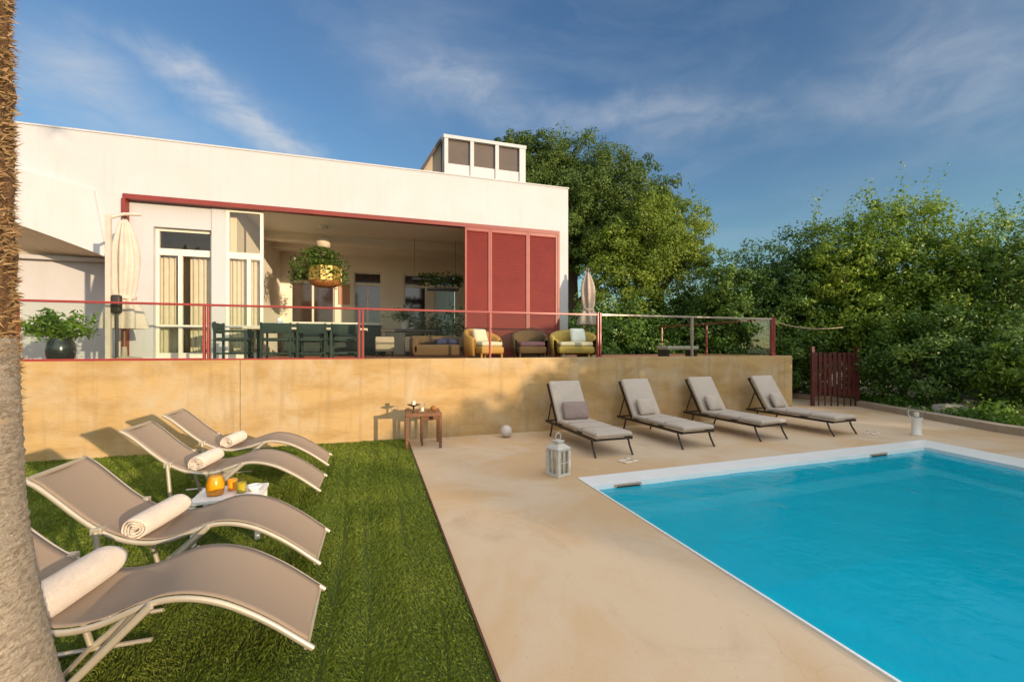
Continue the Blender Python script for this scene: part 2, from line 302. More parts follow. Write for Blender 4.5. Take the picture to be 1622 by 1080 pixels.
# ------------------------------------------------------------------ mesh building
class MB:
    def __init__(s): s.v = []; s.f = []; s.sm = []
    def add(s, vs, fs, smooth=False, mat=None):
        o = len(s.v)
        for v in vs:
            v = Vector(v)
            s.v.append(mat @ v if mat is not None else v)
        for f in fs: s.f.append([i + o for i in f]); s.sm.append(smooth)
        return s
    def box(s, x0, x1, y0, y1, z0, z1, mat=None):
        vs = [(x0, y0, z0), (x1, y0, z0), (x1, y1, z0), (x0, y1, z0), (x0, y0, z1), (x1, y0, z1), (x1, y1, z1), (x0, y1, z1)]
        return s.add(vs, [(0, 3, 2, 1), (4, 5, 6, 7), (0, 1, 5, 4), (1, 2, 6, 5), (2, 3, 7, 6), (3, 0, 4, 7)], False, mat)
    def beam(s, a, b, w, h=None, up=(0, 0, 1)):
        a = Vector(a); b = Vector(b); h = h or w
        d = (b - a).normalized(); u = Vector(up)
        if abs(d.dot(u)) > .95: u = Vector((0, 1, 0))
        x = d.cross(u).normalized() * w / 2; y = x.cross(d).normalized() * h / 2
        vs = [a - x - y, a + x - y, a + x + y, a - x + y, b - x - y, b + x - y, b + x + y, b - x + y]
        return s.add(vs, [(0, 3, 2, 1), (4, 5, 6, 7), (0, 1, 5, 4), (1, 2, 6, 5), (2, 3, 7, 6), (3, 0, 4, 7)])
    def tube(s, pts, r, seg=10, cap=True, flat=1.0):
        pts = [Vector(p) for p in pts]; n = len(pts)
        rs = r if isinstance(r, (list, tuple)) else [r] * n
        vs = []; fs = []; px = None
        for i, p in enumerate(pts):
            d = (pts[min(i + 1, n - 1)] - pts[max(i - 1, 0)]).normalized()
            if px is None:
                up = Vector((0, 0, 1)) if abs(d.z) < .9 else Vector((0, 1, 0))
                px = d.cross(up).normalized()
            else: px = (px - d * px.dot(d)).normalized()
            py = d.cross(px)
            for k in range(seg):
                a = 2 * math.pi * k / seg
                vs.append(p + px * math.cos(a) * rs[i] + py * math.sin(a) * rs[i] * flat)
        for i in range(n - 1):
            for k in range(seg):
                k2 = (k + 1) % seg
                fs.append((i * seg + k, i * seg + k2, (i + 1) * seg + k2, (i + 1) * seg + k))
        s.add(vs, fs, True)
        if cap: s.add(vs[:seg], [tuple(range(seg))[::-1]]); s.add(vs[-seg:], [tuple(range(seg))])
        return s
    def lathe(s, prof, c=(0, 0, 0), seg=24, wob=None, smooth=True):
        vs = []; fs = []; n = len(prof)
        for i, (r, z) in enumerate(prof):
            for k in range(seg):
                a = 2 * math.pi * k / seg; rr = r * (wob(a, z) if wob else 1)
                vs.append((c[0] + rr * math.cos(a), c[1] + rr * math.sin(a), c[2] + z))
        for i in range(n - 1):
            for k in range(seg):
                k2 = (k + 1) % seg; fs.append((i * seg + k, i * seg + k2, (i + 1) * seg + k2, (i + 1) * seg + k))
        s.add(vs, fs, smooth)
        s.add(vs[:seg], [tuple(range(seg))[::-1]]); s.add(vs[-seg:], [tuple(range(seg))])
        return s
    def prism(s, poly, y0, y1):            # poly of (x,z) extruded along y
        n = len(poly); vs = [(x, y0, z) for x, z in poly] + [(x, y1, z) for x, z in poly]
        fs = [tuple(range(n)), tuple(range(2 * n - 1, n - 1, -1))] + [((i + 1) % n, i, i + n, (i + 1) % n + n) for i in range(n)]
        return s.add(vs, fs)
    def plate(s, poly, z0, z1):            # poly of (x,y) extruded along z
        n = len(poly); vs = [(x, y, z0) for x, y in poly] + [(x, y, z1) for x, y in poly]
        fs = [tuple(range(n))[::-1], tuple(range(n, 2 * n))] + [(i, (i + 1) % n, (i + 1) % n + n, i + n) for i in range(n)]
        return s.add(vs, fs)
    def pad(s, x0, x1, y0, y1, z0, z1, r=.03, mat=None, puff=.0, nx=6, ny=6):   # soft cushion
        vs = []; fs = []; 
        def ring(z, ins): return z, ins
        levels = [(z0, r), (z0 + r * .3, r * .3), (z0 + r, 0), (z1 - r, 0), (z1 - r * .3, r * .3), (z1, r)]
        seg = 6
        for (z, ins) in levels:
            rr = max(r - ins * .5, r * .5)
            cx = [(x1 - ins - rr, y1 - ins - rr, 0), (x0 + ins + rr, y1 - ins - rr, 1), (x0 + ins + rr, y0 + ins + rr, 2), (x1 - ins - rr, y0 + ins + rr, 3)]
            for (x, y, q) in cx:
                for k in range(seg + 1):
                    a = (q + k / seg) * math.pi / 2
                    vs.append((x + rr * math.cos(a), y + rr * math.sin(a), z))
        n = 4 * (seg + 1)
        for i in range(len(levels) - 1):
            for k in range(n):
                k2 = (k + 1) % n; fs.append((i * n + k, i * n + k2, (i + 1) * n + k2, (i + 1) * n + k))
        o = len(vs); vs.append(((x0 + x1) / 2, (y0 + y1) / 2, z0 - puff)); vs.append(((x0 + x1) / 2, (y0 + y1) / 2, z1 + puff))
        L = (len(levels) - 1) * n
        for k in range(n):
            fs.append((o, (k + 1) % n, k)); fs.append((o + 1, L + k, L + (k + 1) % n))
        return s.add(vs, fs, True, mat)
    def sheet(s, rows, thick=0.0, smooth=True):  # rows: list of lists of points
        nr = len(rows); nc = len(rows[0]); vs = [Vector(p) for r in rows for p in r]
        fs = [(i * nc + j, i * nc + j + 1, (i + 1) * nc + j + 1, (i + 1) * nc + j) for i in range(nr - 1) for j in range(nc - 1)]
        return s.add(vs, fs, smooth)
    def build(s, name, m, parent=None, bevel=0.0, solid=0.0, off=None, center=True):
        me = D.meshes.new(name)
        off = Vector(off) if off is not None else Vector((0, 0, 0))
        vs = [v - off for v in s.v]
        base = Vector((0, 0, 0))
        if parent is None and center and vs:
            xs = [v.x for v in vs]; ys = [v.y for v in vs]; zs = [v.z for v in vs]
            base = Vector(((min(xs) + max(xs)) / 2, (min(ys) + max(ys)) / 2, min(zs)))
            vs = [v - base for v in vs]
        me.from_pydata([tuple(v) for v in vs], [], s.f)
        me.polygons.foreach_set('use_smooth', s.sm)
        me.materials.append(m); me.update()
        o = D.objects.new(name, me); COL.objects.link(o); o.location = base
        if parent is not None: o.parent = parent
        if solid:
            q = o.modifiers.new('solid', 'SOLIDIFY'); q.thickness = solid; q.offset = 0
        if bevel:
            q = o.modifiers.new('bevel', 'BEVEL'); q.width = bevel; q.segments = 2; q.limit_method = 'ANGLE'; q.angle_limit = R(40)
        return o
def tag(o, label, cat, group=None):
    o['label'] = label; o['category'] = cat
    if group: o['group'] = group
    return o
def struct(o, kind='structure'):
    o['kind'] = kind; return o
def thing(name, label, cat, loc=(0, 0, 0), rz=0, group=None):
    o = D.objects.new(name, None); COL.objects.link(o); o.location = loc; o.rotation_euler = (0, 0, rz); o.empty_display_size = .2
    return tag(o, label, cat, group)
def dup(root, loc, rz, label, group=None):
    r = root.copy(); COL.objects.link(r); r.location = loc; r.rotation_euler = (0, 0, rz); r['label'] = label
    if group: r['group'] = group
    for ch in list(root.children):
        c = ch.copy(); COL.objects.link(c); c.parent = r
        for g in list(ch.children):
            d = g.copy(); COL.objects.link(d); d.parent = c
    return r
def raw(name, V, Fq, m, parent=None, k=4, smooth=False, off=None):
    """fast mesh from numpy: V (n,3), Fq (m,k)"""
    V = np.asarray(V, dtype=np.float32)
    if off is not None: V = V - np.asarray(off, dtype=np.float32)
    me = D.meshes.new(name); me.vertices.add(len(V)); me.vertices.foreach_set('co', V.ravel())
    Fq = np.asarray(Fq, dtype=np.int32); me.loops.add(Fq.size); me.loops.foreach_set('vertex_index', Fq.ravel())
    me.polygons.add(len(Fq)); me.polygons.foreach_set('loop_start', np.arange(0, Fq.size, k, dtype=np.int32))
    me.update(calc_edges=True); me.materials.append(m)
    if smooth: me.polygons.foreach_set('use_smooth', np.ones(len(Fq), dtype=bool))
    o = D.objects.new(name, me); COL.objects.link(o)
    if parent is not None: o.parent = parent
    return o

Z0 = 0.0
WY = 8.3; TZ = 1.49; FY = 10.0         # retaining wall plane, terrace height, facade plane
# ------------------------------------------------------------------ ground, deck, pool
# the ground is one sheet to the horizon with the pool opening left out
pin = [(2.55, -4.5), (2.55, 4.80), (8.92, 4.98), (7.4, -4.5)]      # inner water outline
pout = [(2.53, -4.8), (2.53, 5.17), (9.62, 5.38), (8.0, -4.8)]
def ring_sheet(outer, inner, z, name, m, kind='structure'):
    b = MB(); n = len(outer)
    b.add([(x, y, z) for x, y in outer] + [(x, y, z) for x, y in inner], [(i, (i + 1) % n, (i + 1) % n + n, i + n) for i in range(n)])
    return struct(b.build(name, m, center=False))
ring_sheet([(-900, -900), (-900, 900), (900, 900), (900, -900)], pout, -.06, 'ground', M['earth'])
DECKZ = 0.0
b = MB()
# deck: left strip, far strip, right strip, butted
b.plate([(.60, -4.8), (2.53, -4.8), (2.53, 5.17), (.60, 5.11)], -.10, DECKZ)
b.plate([(.60, 5.11), (2.53, 5.17), (9.62, 5.38), (11.92, 5.45), (13.45, 9.5), (13.6, 12), (9.95, 12), (9.95, WY), (.60, WY)], -.10, DECKZ)
b.plate([(8.0, -4.8), (10.4, -4.8), (11.92, 5.45), (9.62, 5.38)], -.10, DECKZ)
struct(b.build('pool_deck', M['deck'], center=False))
# lawn
lawn = [(-9, -1.5), (.60, -1.5), (.60, WY), (-9, WY)]
b = MB(); b.plate(lawn, -.055, .003); struct(b.build('lawn', M['lawnbase'], center=False))
b = MB(); b.plate([(.60, -4.8), (.615, -4.8), (.615, WY), (.60, WY)], 0.0, .018)
struct(b.build('lawn_edging', pmat('rusty_edging', (.10, .045, .02), None, 20, .8), center=False))
# basin
b = MB()
def qd(*p): b.add(p, [(0, 1, 2, 3)])
DP = -1.45
ii = pin
b.add([(x, y, DP) for x, y in ii], [(3, 2, 1, 0)])
for i in range(4):
    (x0, y0), (x1, y1) = ii[i], ii[(i + 1) % 4]
    b.add([(x0, y0, DP), (x1, y1, DP), (x1, y1, -.13), (x0, y0, -.13)], [(0, 1, 2, 3)])
struct(b.build('pool_basin', M['basin'], center=False))
b = MB()
b.add([(2.56, 4.42, -.30), (8.8, 4.6, -.30), (8.91, 4.97, -.30), (2.56, 4.79, -.30)], [(0, 1, 2, 3)]); b.add([(2.56, 4.42, DP), (8.8, 4.6, DP), (8.8, 4.6, -.30), (2.56, 4.42, -.30)], [(0, 1, 2, 3)])
b.add([(7.0, -4.4, -.30), (7.39, -4.4, -.30), (8.8, 4.59, -.30), (8.42, 4.58, -.30)], [(0, 1, 2, 3)]); b.add([(7.0, -4.4, DP), (8.42, 4.58, DP), (8.42, 4.58, -.30), (7.0, -4.4, -.30)], [(0, 1, 2, 3)])
struct(b.build('pool_ledge', pmat('pale_aqua_plaster', (.42, .74, .76), None, 2, .7), center=False))
# tile band round the waterline and coping
b = MB()
for i in range(4):
    (x0, y0), (x1, y1) = ii[i], ii[(i + 1) % 4]
    b.add([(x0, y0, -.13), (x1, y1, -.13), (x1, y1, 0.012), (x0, y0, 0.012)], [(0, 1, 2, 3)])
n = 4
b.add([(x, y, .012) for x, y in pout] + [(x, y, .012) for x, y in ii] + [(x, y, -.05) for x, y in pout], [(i, (i + 1) % n, (i + 1) % n + n, i + n) for i in range(n)] + [((i + 1) % n, i, i + 8, (i + 1) % n + 8) for i in range(n)])
struct(b.build('pool_coping', M['waterline'], center=False))
# water with gentle real ripples
nx, ny = 150, 190
U, Vv = np.meshgrid(np.linspace(0, 1, nx), np.linspace(0, 1, ny))
P00, P01, P11, P10 = [np.array(p) for p in ii]
XY = ((1 - U)[..., None] * ((1 - Vv)[..., None] * P00 + Vv[..., None] * P01) + U[..., None] * ((1 - Vv)[..., None] * P10 + Vv[..., None] * P11))
X, Y = XY[..., 0], XY[..., 1]
Zw = -.045 + .0022 * np.sin(5.1 * X + 2.3 * np.sin(1.7 * Y)) * np.sin(4.3 * Y + 1.1 * X) + .0016 * np.sin(9.7 * X - 7.1 * Y + 1.5 * np.sin(3 * X))
idx = np.arange(nx * ny).reshape(ny, nx)
Fq = np.stack([idx[:-1, :-1], idx[:-1, 1:], idx[1:, 1:], idx[1:, :-1]], -1).reshape(-1, 4)
struct(raw('pool_water', np.stack([X, Y, Zw], -1).reshape(-1, 3), Fq, M['water'], smooth=True))
# skimmers
for (x, lab) in ((3.05, 'grey pool skimmer opening by the near white corner of the pool'), (7.75, 'far grey pool skimmer opening near the back right pool corner')):
    y = 4.80 + (x - 2.55) * .0283
    t = thing('pool_skimmer', lab, 'skimmer', (x, y - .004, -.13))
    f = MB(); f.box(-.19, .19, -.012, 0, .03, .128); f.build('frame', M['wallgrey'], t)
    f = MB(); f.box(-.16, .16, -.020, -.012, .05, .105); f.build('mouth', M['iron'], t)

# curb and planting bed
cl = [(9.9, -8.0), (11.92, 5.45), (13.45, 9.5), (13.62, 12.0)]
b = MB()
for i in range(3):
    (x0, y0), (x1, y1) = cl[i], cl[i + 1]
    b.plate([(x0, y0), (x0 + .30, y0), (x1 + .30, y1), (x1, y1)], -.1, .15)
tag(b.build('low_wall', M['wallgrey'], center=False, bevel=.01), 'low tan concrete kerb wall edging the planting bed by the pool', 'kerb wall')
b = MB()
pts = [(x + .30, y) for x, y in cl]
b.add([(x, y, .08) for x, y in pts] + [(24, 12, .08), (24, -8, .08)], [tuple(range(6))[::-1]])
struct(b.build('planting_bed', M['soil'], center=False))

# ------------------------------------------------------------------ retaining wall, terrace
b = MB()
b.box(-9, -2.104, WY, WY + .25, -.3, TZ); b.box(-2.096, 9.70, WY, WY + .25, -.3, TZ); b.box(-2.3, -1.9, WY + .02, WY + .24, -.3, TZ - .01)
b.box(9.70, 9.95, WY, 13.0, -.3, TZ)
tag(b.build('retaining_wall', M['ochre'], bevel=.006), 'long stained ochre concrete retaining wall below the terrace', 'wall')
b = MB(); b.box(-9, 9.70, WY + .25, FY, -.2, TZ - .03); b.box(4.64, 9.70, FY, 13.0, -.2, TZ - .03); b.box(-9, -4.5, FY, 11.4, -.2, TZ - .033)
struct(b.build('terrace', M['terracotta'], center=False))

# ------------------------------------------------------------------ villa
villa = thing('villa', 'white flat roofed villa with red framed opening above the terrace', 'house', (0, FY, TZ))
VO = (0, FY, TZ)
def vb(b, name, m, parent=None, **k):
    p = parent or villa
    o = b.build(name, m, p, off=VO if p is villa else k.pop('off', VO), **k)
    return o
HX0, HX1 = -9.5, 4.64; ROOF = 5.64; OX0, OX1 = -4.42, 4.38; OT = 4.54
b = MB()
b.box(OX0, OX1, FY, FY + .3, OT, ROOF)                       # lintel over the big opening
b.box(OX1, HX1, FY, FY + .3, TZ - .03, ROOF)                 # right pier
# left part with the curved top of the side opening
arc = []
for k in range(13):
    x = -6.9 + (k / 12) * (2.22)
    t_ = (x + 6.9) / 2.22
    z = 4.12 - .76 * t_ ** 1.25
    arc.append((x, z))
poly = [(HX0, ROOF), (HX0, 4.12)] + arc + [(-4.68, TZ - .03), (OX0, TZ - .03), (OX0, ROOF)]
b.prism(poly, FY, FY + .3)
b.box(-4.68, OX0, FY + .3, 11.4, TZ - .03, ROOF - .1)          # jamb return of the recess
b.box(HX0, -4.68, 11.2, 11.4, TZ - .03, ROOF - .1)             # recess back wall
b.box(HX0, -4.68, FY + .3, 11.2, 4.40, 4.50)                   # recess ceiling
b.box(HX0, HX0 + .2, FY + .3, 16, TZ - .03, ROOF - .1)
b.box(4.44, HX1, FY + .3, 15.1, TZ - .03, ROOF)              # right flank
vb(b, 'wall', M['plaster'])
def fy(x): return FY - .004 - .30 * (-4.46 - x) / 2.4
top = [(-9.4, 5.42), (-6.9, 5.02), (-4.5, 4.50)]; bot = [(-9.4, 4.121)] + arc
tp = []
for (x, z) in bot:
    for j in range(2):
        if top[j][0] <= x <= top[j + 1][0]: tp.append((x, top[j][1] + (top[j + 1][1] - top[j][1]) * (x - top[j][0]) / (top[j + 1][0] - top[j][0])))
tp = tp[:len(bot)]
b = MB()
b.sheet([[(x, FY - .002, z) for x, z in tp], [(x, fy(x), z) for x, z in tp], [(x, fy(x), z) for x, z in bot], [(x, FY - .002, z) for x, z in bot]], smooth=False)
b.add([(tp[-1][0], FY, tp[-1][1]), (tp[-1][0], fy(tp[-1][0]), tp[-1][1]), (bot[-1][0], fy(bot[-1][0]), bot[-1][1]), (bot[-1][0], FY, bot[-1][1])], [(0, 3, 2, 1)])
vb(b, 'angled_wall_panel', M['plaster'])
b = MB(); sof = [(HX0 + .21, 4.12)] + arc
b.sheet([[(x, FY + .29 + (11.19 - FY - .29) * q, z + (min(z, 3.52) - .0 - z) * q + .002) for x, z in sof] for q in (0, .5, 1)], smooth=False)
vb(b, 'soffit', M['soffit'])
b = MB(); b.box(HX0 + .2, -4.69, 11.05, 11.19, 3.44, 3.515); vb(b, 'soffit_trim', M['plaster'])
b = MB(); b.box(HX0, HX1 + .02, FY - .015, FY + .34, ROOF, ROOF + .03); vb(b, 'parapet_cap', M['plaster'])
# facade wall left inside the frame (around window)
b = MB(); WX0, WX1, WT = -4.02, -3.05, 4.02
YF = FY + .12
b.box(OX0, WX0, YF, YF + .25, TZ - .03, OT); b.box(WX0, WX1, YF, YF + .25, WT, OT); b.box(WX1, -2.80, YF - .02, YF + .25, TZ - .03, OT)
vb(b, 'window_wall', M['plaster'])
b = MB(); b.box(HX0, HX1 - .2, FY + .3, 15.3, 5.05, 5.3); vb(b, 'roof', M['plaster'])
# red frame
b = MB(); fw = .055
b.box(OX0 - .01, OX1 + .01, FY - .05, FY + .10, OT - .07, OT + .02); b.box(OX0 - .03, OX0 + .03, FY - .05, FY + .10, TZ - .02, OT - .07)
b.box(OX1 - .05, OX1 + .01, FY - .05, FY + .10, TZ - .02, OT - .07)
vb(b, 'red_frame', M['red'])
# sliding shutters
sx = [2.02, 2.62, 3.56, 4.325]
for i in range(3):
    x0, x1 = sx[i], sx[i + 1]; yy = FY - .035 + .0 * i
    b = MB(); st = .045
    b.box(x0, x0 + st, yy - .02, yy + .03, TZ + .02, OT - .075); b.box(x1 - st, x1 - .003, yy - .02, yy + .03, TZ + .02, OT - .075)
    b.box(x0 + st, x1 - st, yy - .02, yy + .03, TZ + .02, TZ + .10); b.box(x0 + st, x1 - st, yy - .02, yy + .03, OT - .15, OT - .075)
    sh = vb(b, 'shutter', M['stile'], bevel=.004)
    b = MB(); z = TZ + .10
    while z < OT - .16:
        b.add([(x0 + st, yy - .008, z), (x1 - st, yy - .008, z), (x1 - st, yy + .016, z + .05), (x0 + st, yy + .016, z + .05)], [(0, 1, 2, 3)])
        z += .042
    b.box(x0 + st, x1 - st, yy + .017, yy + .028, TZ + .10, OT - .15)
    b.build('louvre_panel', M['red'], sh, off=VO)
# interior shell
IX0, IX1, IY = -2.68, 4.42, 14.9
b = MB()
b.box(IX0 - .12, IX0, FY + .372, IY, TZ - .03, 4.62)
b.box(IX1 + .004, IX1 + .018, FY + .30, IY, TZ - .03, 4.62)
doors = [(-2.42, -1.15), (-.59, .28), (.98, 1.72), (1.98, 2.75), (3.1, 3.9)]
DT = 4.12
x = IX0
for (a, c) in doors:
    b.box(x, a, IY, IY + .2, TZ - .03, 4.62); b.box(a, c, IY, IY + .2, DT, 4.62); x = c
b.box(x, IX1, IY, IY + .2, TZ - .03, 4.62)
vb(b, 'interior_wall', M['inner'])
b = MB(); b.box(IX0, IX1, FY + .3, IY + .2, 4.62, 4.74); b.box(IX0, IX1, 12.3, 12.55, 4.42, 4.62); b.box(IX0, IX1, 13.7, 13.9, 4.50, 4.62)
vb(b, 'ceiling', M['inner'])
b = MB(); b.box(HX0 + .2, IX1 - .01, FY, 15.3, TZ - .2, TZ - .032); vb(b, 'floor', M['terracotta'])
b = MB(); b.box(HX0 + .2, 1.85, 15.31, 15.5, TZ - .03, 5.0); vb(b, 'rear_wall', M['inner'])
for i, (a, c) in enumerate(doors):
    b = MB(); f = .05; tz = DT - .34
    yy = IY + .06
    b.box(a, a + f, yy, yy + .06, TZ - .03, DT); b.box(c - f, c, yy, yy + .06, TZ - .03, DT)
    b.box(a + f, c - f, yy, yy + .06, DT - f, DT); b.box(a + f, c - f, yy, yy + .06, tz - .09, tz)
    mid = (a + c) / 2
    if i < 2: b.box(mid - .03, mid + .03, yy, yy + .06, TZ - .03, tz - .09)
    d = vb(b, 'interior_door', M['whiteframe'])
    b = MB(); b.box(a + f, c - f, yy + .02, yy + .03, TZ - .03, DT - f); b.build('pane', M['darkpane'] if i in (0, 1, 2) else M['winglass'], d, off=VO)
    if i > 2:
        rows = [[(a + f + (c - a - 2 * f) * q / 24, yy + .16 + .025 * math.sin(q * 1.6), zz) for q in range(25)] for zz in (TZ, DT - .1)]
        b = MB(); b.sheet(rows); b.build('curtain', M['sheer'], d, off=VO)
b = MB(); b.box(-1.03, -.70, IY - .03, IY - .001, 3.05, 3.72); vb(b, 'picture', M['peach'])

def window(name, x0, x1, z0, z1, y, tz, mull, label=None, curt=True):
    b = MB(); f = .055
    b.box(x0, x0 + f, y, y + .07, z0, z1); b.box(x1 - f, x1, y, y + .07, z0, z1); b.box(x0 + f, x1 - f, y, y + .07, z1 - f, z1)
    b.box(x0 + f, x1 - f, y, y + .07, z0, z0 + .12); b.box(x0 + f, x1 - f, y, y + .07, tz, tz + .13)
    for mx_ in mull: b.box(mx_ - .035, mx_ + .035, y + .002, y + .068, z0 + .12, tz)
    b.box(x0 + f, x1 - f, y + .005, y + .065, z0 + .62, z0 + .67)
    w = vb(b, name, M['whiteframe'], bevel=.003)
    b = MB(); b.box(x0 + f, x1 - f, y + .03, y + .04, z0 + .12, z1 - f); b.build('pane', M['winglass'], w, off=VO)
    return w
w1 = window('window', WX0, WX1, TZ - .02, WT, YF + .10, 3.50, [-3.62])
# open dark gap and curtains behind
def curtain(w, x0, x1, z0, z1, y, amp=.03, per=.09):
    n = max(8, int((x1 - x0) / per * 8)); rows = []
    for zz in (z0, z1): rows.append([(x0 + (x1 - x0) * i / n, y + amp * math.sin(i / 8 * 2 * math.pi) * (1 if zz == z0 else .75), zz) for i in range(n + 1)])
    b = MB(); b.sheet(rows); b.build('curtain', M['curtain'], w, off=VO)
curtain(w1, -4.0, -3.68, TZ, 3.5, YF + .26); curtain(w1, -3.50, -3.12, TZ, 3.5, YF + .26)
b = MB(); b.box(-4.66, -2.82, 12.2, 12.3, TZ, 4.9); b.box(-4.66, -4.60, FY + .4, 12.2, TZ, 4.9); vb(b, 'bedroom_wall', M['inner'])
w2 = window('window', -2.80, -2.14, TZ - .02, OT - .07, YF - .02, 3.48, [-2.40])
curtain(w2, -2.76, -2.20, TZ, 3.48, YF + .12, .02, .075)

# roof lantern
b = MB(); LX0, LX1, LY0, LY1 = 1.60, 3.62, 10.32, 12.0; LB, LT = 5.2, 6.70
f = .09
b.box(LX0, LX1, LY0, LY1, LB, 6.04)
for x in (LX0, LX0 + .62, LX0 + 1.24, LX1 - .16): b.box(x, x + (.16 if x > LX1 - .2 else f), LY0 - .03, LY0 + .08, 6.04 if False else 5.5, LT - .08)
b.box(LX0 - .02, LX1 + .02, LY0 - .04, LY1, LT - .08, LT)
b.box(LX0, LX0 + f, LY0 + .08, LY1, 6.04, LT - .08); b.box(LX1 - .1, LX1, LY0 + .08, LY1, 6.04, LT - .08)
sk = vb(b, 'roof_lantern', M['plaster'], bevel=.004)
b = MB(); b.box(LX0 + f, LX1 - .1, LY0 + .04, LY0 + .07, 6.05, LT - .09); b.build('pane', M['brownpane'], sk, off=VO)
b = MB(); b.prism([(LX0 - .62, 5.62), (LX0 - .022, 6.69), (LX0 - .022, 5.30), (LX0 - .62, 5.30)], LY0 + .35, LY1 - .1); b.build('sloped_side', M['wallgrey'], sk, off=VO)
b = MB(); b.beam((LX0 - .70, LY0 + .3, 5.56), (LX0 - .02, LY0 + .3, 6.74), .10, .06); b.build('flashing', M['darkframe'], sk, off=VO)

# ------------------------------------------------------------------ glass railing
RY = WY + .07; RT = 2.405
posts = [-7.4, -5.0, -2.6, -.2, 2.2, 4.6, 7.0, 9.4]
rail = thing('glass_railing', 'glass terrace railing with red steel posts and handrail on the ochre wall', 'railing', (2, RY, TZ)); RO = (2, RY, TZ)
for i, x in enumerate(posts):
    b = MB(); fat = x in (-2.6, -.2, 4.6, 9.4)
    if fat:
        b.box(x - .045, x - .015, RY - .035, RY + .035, TZ - .02, RT + (.03 if x > 4 else -.03)); b.box(x + .015, x + .045, RY - .035, RY + .035, TZ - .02, RT + (.03 if x > 4 else -.03))
        b.box(x - .06, x + .06, RY - .05, RY + .05, TZ - .001, TZ + .02)
    else: b.box(x - .018, x + .018, RY - .03, RY + .03, TZ, RT - .03)
    b.build('post', M['rail'] if x != 7.0 else M['railgrey'], rail, off=RO, bevel=.003)
b = MB(); b.box(-9, 4.55, RY - .03, RY + .03, RT - .03, RT + .005); b.build('handrail', M['rail'], rail, off=RO, bevel=.004)
b = MB(); b.box(4.66, 9.34, RY - .028, RY + .028, RT - .03, RT + .008); b.build('handrail', M['railgrey'], rail, off=RO, bevel=.004)
b = MB(); b.box(-9, -2.66, RY - .025, RY + .025, TZ + .001, TZ + .035); b.box(-2.54, -.26, RY - .025, RY + .025, TZ + .001, TZ + .025); b.build('bottom_rail', M['rail'], rail, off=RO)
for i in range(len(posts) - 1):
    b = MB(); b.box(posts[i] + .05, posts[i + 1] - .05, RY - .006, RY + .006, TZ + .05, RT - .034); b.build('glass_panel', M['railglass'], rail, off=RO)
# side return of the railing along the right end
b = MB(); b.box(9.37, 9.43, RY + .1, 12.8, RT - .03, RT + .005); b.build('handrail', M['rail'], rail, off=RO)
for yy in (10.6, 12.7):
    b = MB(); b.box(9.38, 9.42, yy, yy + .05, TZ, RT - .03); b.build('post', M['rail'], rail, off=RO)
b = MB(); b.tube([(9.45, RY, 2.33)] + [(*[(9.45, RY)[j] * (1 - q) + at(1335, 11.7)[j] * q for j in (0, 1)], 2.33 + (2.24 - 2.33) * q - .42 * q * (1 - q)) for q in (.15, .3, .5, .7, .85, 1)], .013, 6)
tag(b.build('rope', M['rope']), 'slack pale rope hanging from the last red railing post to the hedge', 'rope')

# ------------------------------------------------------------------ terrace furniture
def dining_chair():
    t = thing('dining_chair', '', 'chair')
    b = MB(); b.pad(-.25, .25, -.24, .24, .36, .42, .02); b.build('seat', M['teal'], t)
    b = MB(); b.add([], []); mt = Matrix.Translation((0, .25, .44)) @ Matrix.Rotation(R(-8), 4, 'X')
    b.pad(-.26, .26, -.015, .02, .06, .25, .015, mt); b.build('backrest', M['teal'], t)
    for sx_ in (-1, 1):
        b = MB(); b.box(sx_ * .27 - .018, sx_ * .27 + .018, .23, .27, 0, .70); b.build('leg', M['tealdark'], t)
        b = MB(); b.box(sx_ * .27 - .018, sx_ * .27 + .018, -.26, -.22, 0, .53); b.build('leg', M['tealdark'], t)
        b = MB(); b.box(sx_ * .27 - .025, sx_ * .27 + .025, -.27, .23, .53, .555); b.build('armrest', M['tealdark'], t)
    b = MB(); b.box(-.25, .25, .235, .255, .12, .15); b.box(-.25, .25, -.25, -.23, .12, .15); b.box(-.28, -.26, -.22, .23, .12, .15); b.box(.26, .28, -.22, .23, .12, .15)
    b.build('stretcher', M['tealdark'], t)
    return t
dc = dining_chair(); dc.scale = (.86, .95, .97)
labs = [(-2.35, 8.95, R(90), 'teal dining chair seen side-on beside the red post, leftmost at the table'),
        (-1.63, 8.88, R(180), 'teal dining chair with its back to the railing, right of the side-on chair'),
        (-1.05, 8.92, R(178), 'teal dining chair with its back to the railing, middle of the row'),
        (-.50, 8.92, R(183), 'teal dining chair with its back to the railing, just left of the tall red post'),
        (-1.3, 10.45, R(0), 'teal dining chair across the table, inside the porch under the hanging planter'),
        (-.6, 10.45, R(3), 'teal dining chair across the table, right of the one under the planter')]
for i, (x, y, rz, lab) in enumerate(labs):
    if i == 0:
        dc.location = (x, y, TZ - .03); dc.rotation_euler = (0, 0, rz); dc['label'] = lab; dc['group'] = 'teal chairs round the terrace table'
    else: dup(dc, (x, y, TZ - .03), rz, lab)
t = thing('dining_table', 'long pale topped terrace dining table ringed by teal chairs', 'table', (-1.15, 9.65, TZ - .03))
b = MB(); b.box(-1.15, 1.05, -.42, .42, .58, .62); b.build('tabletop', M['cream'], t, bevel=.006)
for sx_ in (-1.05, .95):
    for sy in (-.34, .34):
        b = MB(); b.box(sx_ - .03, sx_ + .03, sy - .03, sy + .03, 0, .58); b.build('leg', M['tealdark'], t)
# tableware
def vase(x, y, z, lab, m):
    b = MB(); b.lathe([(.035, 0), (.06, .05), (.055, .12), (.03, .17), (.038, .2)], (x, y, z), 16)
    return tag(b.build('vase', m), lab, 'vase')
vase(-1.75, 9.6, TZ + .59, 'small white vase on the pale terrace dining table', M['white'])
